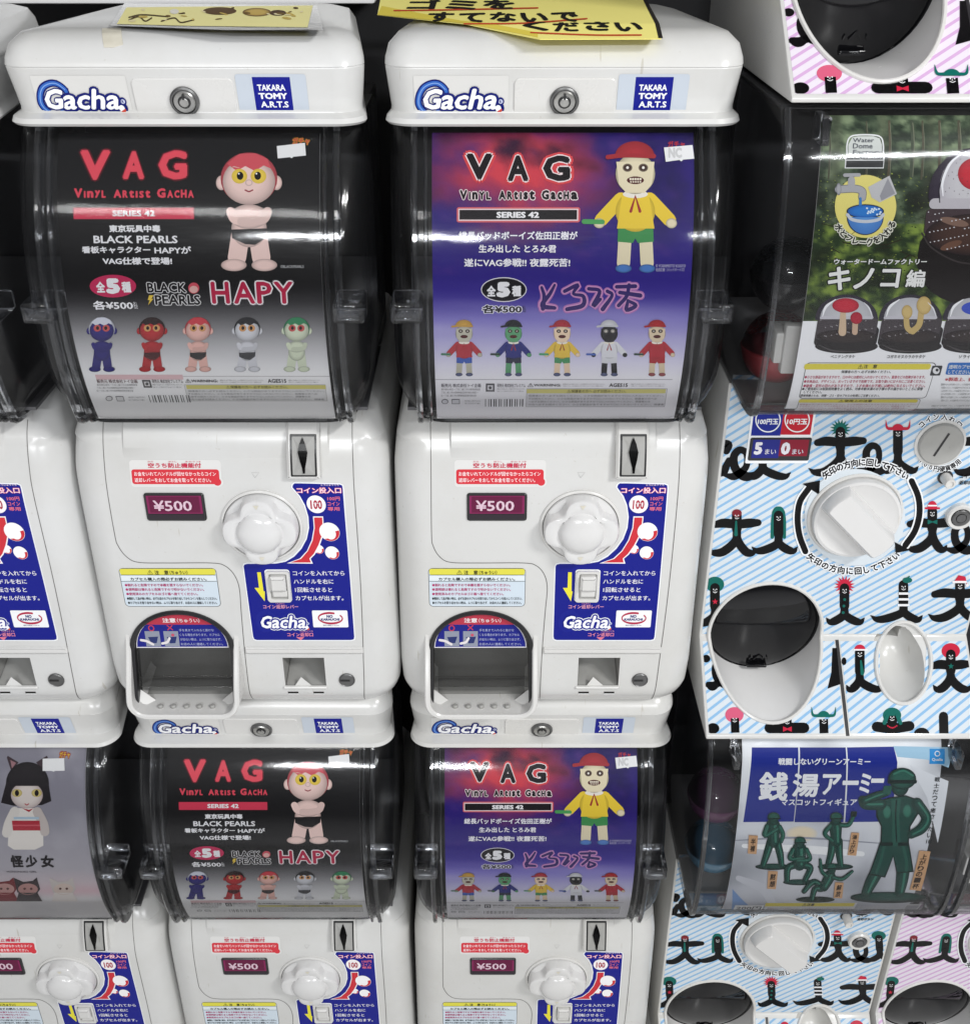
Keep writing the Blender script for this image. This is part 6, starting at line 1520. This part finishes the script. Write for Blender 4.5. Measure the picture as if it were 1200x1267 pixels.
Z1 = LABEL_Z - TB
tel_machine('blue striped capsule machine with the mushroom poster, printed with black letter people', XT, Z1, 'blue', ME_tp1)
tel_machine('blue striped capsule machine with the green toy soldier poster, bottom row', XT2, Z1 - PITCH, 'blue', ME_tp2)
tel_machine('pink striped capsule machine above the mushroom poster, only its outlet in view', XT + .002, Z1 + PITCH, 'pink', None)
tel_machine('pink striped capsule machine in the bottom right corner beside the toy soldier machine', XT2 + .281, Z1 - PITCH, 'pink', None)
tel_machine('pink striped capsule machine in the top right corner of the photo', XT + .284, Z1 + PITCH, 'pink', None)

# ---- capsules behind the clear windows
def tinted(name, c): return clear_plastic(name, c, .06, .2, 1.0, .1)
def capsule(name, label, loc, top, bottom, tilt):
    o = thing(name, label, 'capsule', loc, 'capsules inside the right-hand windows'); o.rotation_euler = tilt
    r_ = .031
    bm = bmesh.new(); bm_lathe(bm, [(r_ * math.sin(R(a)), r_ * (1 - math.cos(R(a)))) for a in (2, 12, 25, 40, 55, 70, 82, 90)], 40); part('bottom_half', mesh_from_bm(bm, 'bottom_half', bottom), o)
    bm = bmesh.new(); bm_lathe(bm, [(r_ * 1.0 * math.sin(R(a)), r_ * (1.03 - math.cos(R(a)))) for a in (90, 100, 112, 126, 140, 155, 168, 178)], 40, cap=True); part('top_half', mesh_from_bm(bm, 'top_half', top), o)
    bm = bmesh.new(); bm_lathe(bm, [(r_ * 1.0, r_ * .96), (r_ * 1.03, r_ * .98), (r_ * 1.03, r_ * 1.05), (r_ * 1.0, r_ * 1.07)], 40); part('rim', mesh_from_bm(bm, 'rim', bottom), o)
CLR = tinted('clear_capsule', (.88, .92, .95)); BLU = plastic('blue_capsule', (.10, .24, .36), .15); VIO = plastic('violet_capsule', (.16, .05, .13), .3); DK = plastic('dark_capsule', (.02, .02, .022), .15); REDC = plastic('red_capsule', (.40, .05, .06), .3)
bz = TB - .25
capsule('capsule', 'dark capsule behind the left edge of the mushroom poster', (XT - .1005, .018, Z1 + bz + .0730), CLR, DK, (0, 0, 0))
capsule('capsule', 'red based clear capsule at the bottom left of the mushroom window', (XT - .1010, .018, Z1 + bz + .0080), CLR, REDC, (0, 0, 0))
capsule('capsule', 'blue tinted clear capsule left of the toy soldier poster', (XT2 - .1005, .015, Z1 - PITCH + bz + .0080), CLR, BLU, (0, 0, 0))
capsule('capsule', 'violet capsule resting on the blue one left of the toy soldier poster', (XT2 - .1015, .028, Z1 - PITCH + bz + .0730), CLR, VIO, (0, 0, 0))

# ================================================================== loose papers and the shelf on top
NS = Surf([(.240, .0495), (.120, .0478), (.030, .0468), (.008, .0440)], LABEL_Z, 0.0)
A = Art(NS, base=.0010).view(2.308, 440, 0)
out = [(-.096, .0), (.146, .0), NS.px(818, 49), NS.px(668, 49.5), NS.px(467, 19)]
bm = bmesh.new(); plate(bm, NS, out, .0004, .0009, .0001)
YL = (247, 236, 138)
A.polyx([(a * .999, b) for a, b in out], YL, 0)
A.poly([(62, 45), (75, 20), (300, 62), (520, 96), (520, 110)], (226, 206, 84), 2)
for st, x0, y0, x1, y1 in (('ゴミを', 150, 2, 470, 30), ('すてないで', 205, 38, 650, 66), ('ください', 475, 66, 830, 92)):
    n = len(st)
    for i, ch in enumerate(st):
        a, b = x0 + (x1 - x0) * i / n, x0 + (x1 - x0) * (i + .86) / n; A.text(ch, a, y0 + (i % 2) * 2, b, y1 + (i % 2) * 2, (26, 24, 22), 5, .045)
for p in ([(110, 34), (300, 31), (520, 26)], [(310, 72), (480, 70), (660, 57)], [(500, 97), (680, 104), (815, 104)]): A.stroke(p, 4, (200, 76, 44), 4)
A.text('TEL受付', 640, 100, 780, 108, (150, 120, 50), 4, 0) if False else None
A.poly([(816, -6), (826, -6), (877, 113), (864, 112)], (40, 36, 34), 3)
me = A.build('paper_notice', M['paper']); b = bmesh.new(); b.from_mesh(me); lay = b.verts.layers.float_color.get('ink'); t_ = bpy.data.meshes.new('t'); bmesh.ops.recalc_face_normals(bm, faces=bm.faces); bm.to_mesh(t_); bm.free(); n0 = len(b.verts); b.from_mesh(t_); b.verts.ensure_lookup_table()
for vv in b.verts[n0:]: vv[lay] = (*lin(YL), 1)
b.to_mesh(me); b.free()
solo('paper_notice', me, 'yellow paper notice with black handwriting and red underlines on a white machine lid', 'notice')

CS = Surf([(.200, .0466), (.034, .0464)], LABEL_Z, 0.0, flat=True)
A = Art(CS, base=.0012).view(2.5, 0, 0)
bm = bmesh.new(); q0 = [A.p(340, 82), A.p(385, 12), A.p(980, 20), A.p(1000, 96), A.p(700, 96)]
plate(bm, CS, q0, .0002, .0010, .0001); me_film = mesh_from_bm(bm, 'film', M['laminate'])
A.poly([(362, 78), (392, 26), (968, 20), (952, 88), (600, 84)], (246, 238, 168), 0)
for p in ([(400, 66), (430, 56), (450, 70), (470, 60)], [(500, 70), (540, 60), (560, 74), (600, 66)], [(400, 58), (440, 50), (520, 56)]): A.stroke(p, 4, (84, 68, 40), 3)
A.ell(680, 38, 52, 12, (96, 72, 44), 2); A.ell(795, 42, 44, 13, (206, 176, 96), 3, (90, 64, 40)); A.ell(860, 44, 26, 9, (84, 62, 44), 2); A.ell(540, 40, 14, 8, (236, 232, 220), 3)
rl = random.Random(3)
for i in range(26): x, y = rl.uniform(390, 940), rl.uniform(28, 76); A.ell(x, y, rl.uniform(4, 16), rl.uniform(1.5, 4), rl.choice([(120, 96, 52), (206, 180, 96), (90, 70, 44), (238, 226, 180)]), 4, n=8, rot=rl.uniform(-20, 20))
t = thing('laminated_card', 'laminated yellow card lying on a white machine lid', 'card', (0, 0, 0)); part('film', me_film, t); part('card_print', A.build('card_print', M['paper']), t)
TSF = Surf(dense(LP[:6], .002), LABEL_Z, XA)
A = Art(TSF).view(2.5, 0, 0); bm = bmesh.new(); plate(bm, TSF, [A.p(316, 88), A.p(376, 86), A.p(381, 138), A.p(350, 146), A.p(322, 146)], .0001, .0005, .0001)
for vv in bm.verts: vv.co.x += XA
solo('tape_strip', mesh_from_bm(bm, 'tape_strip', M['tape']), 'yellowed strip of old tape stuck on the front edge of a white lid', 'tape')
solo('shelf', box_mesh('shelf', M['shelf'], -1.2, -.100, .218, .41, LABEL_Z + .0435, LABEL_Z + .080, bev=.003), 'white shelf board behind the top of the white machines', 'shelf')
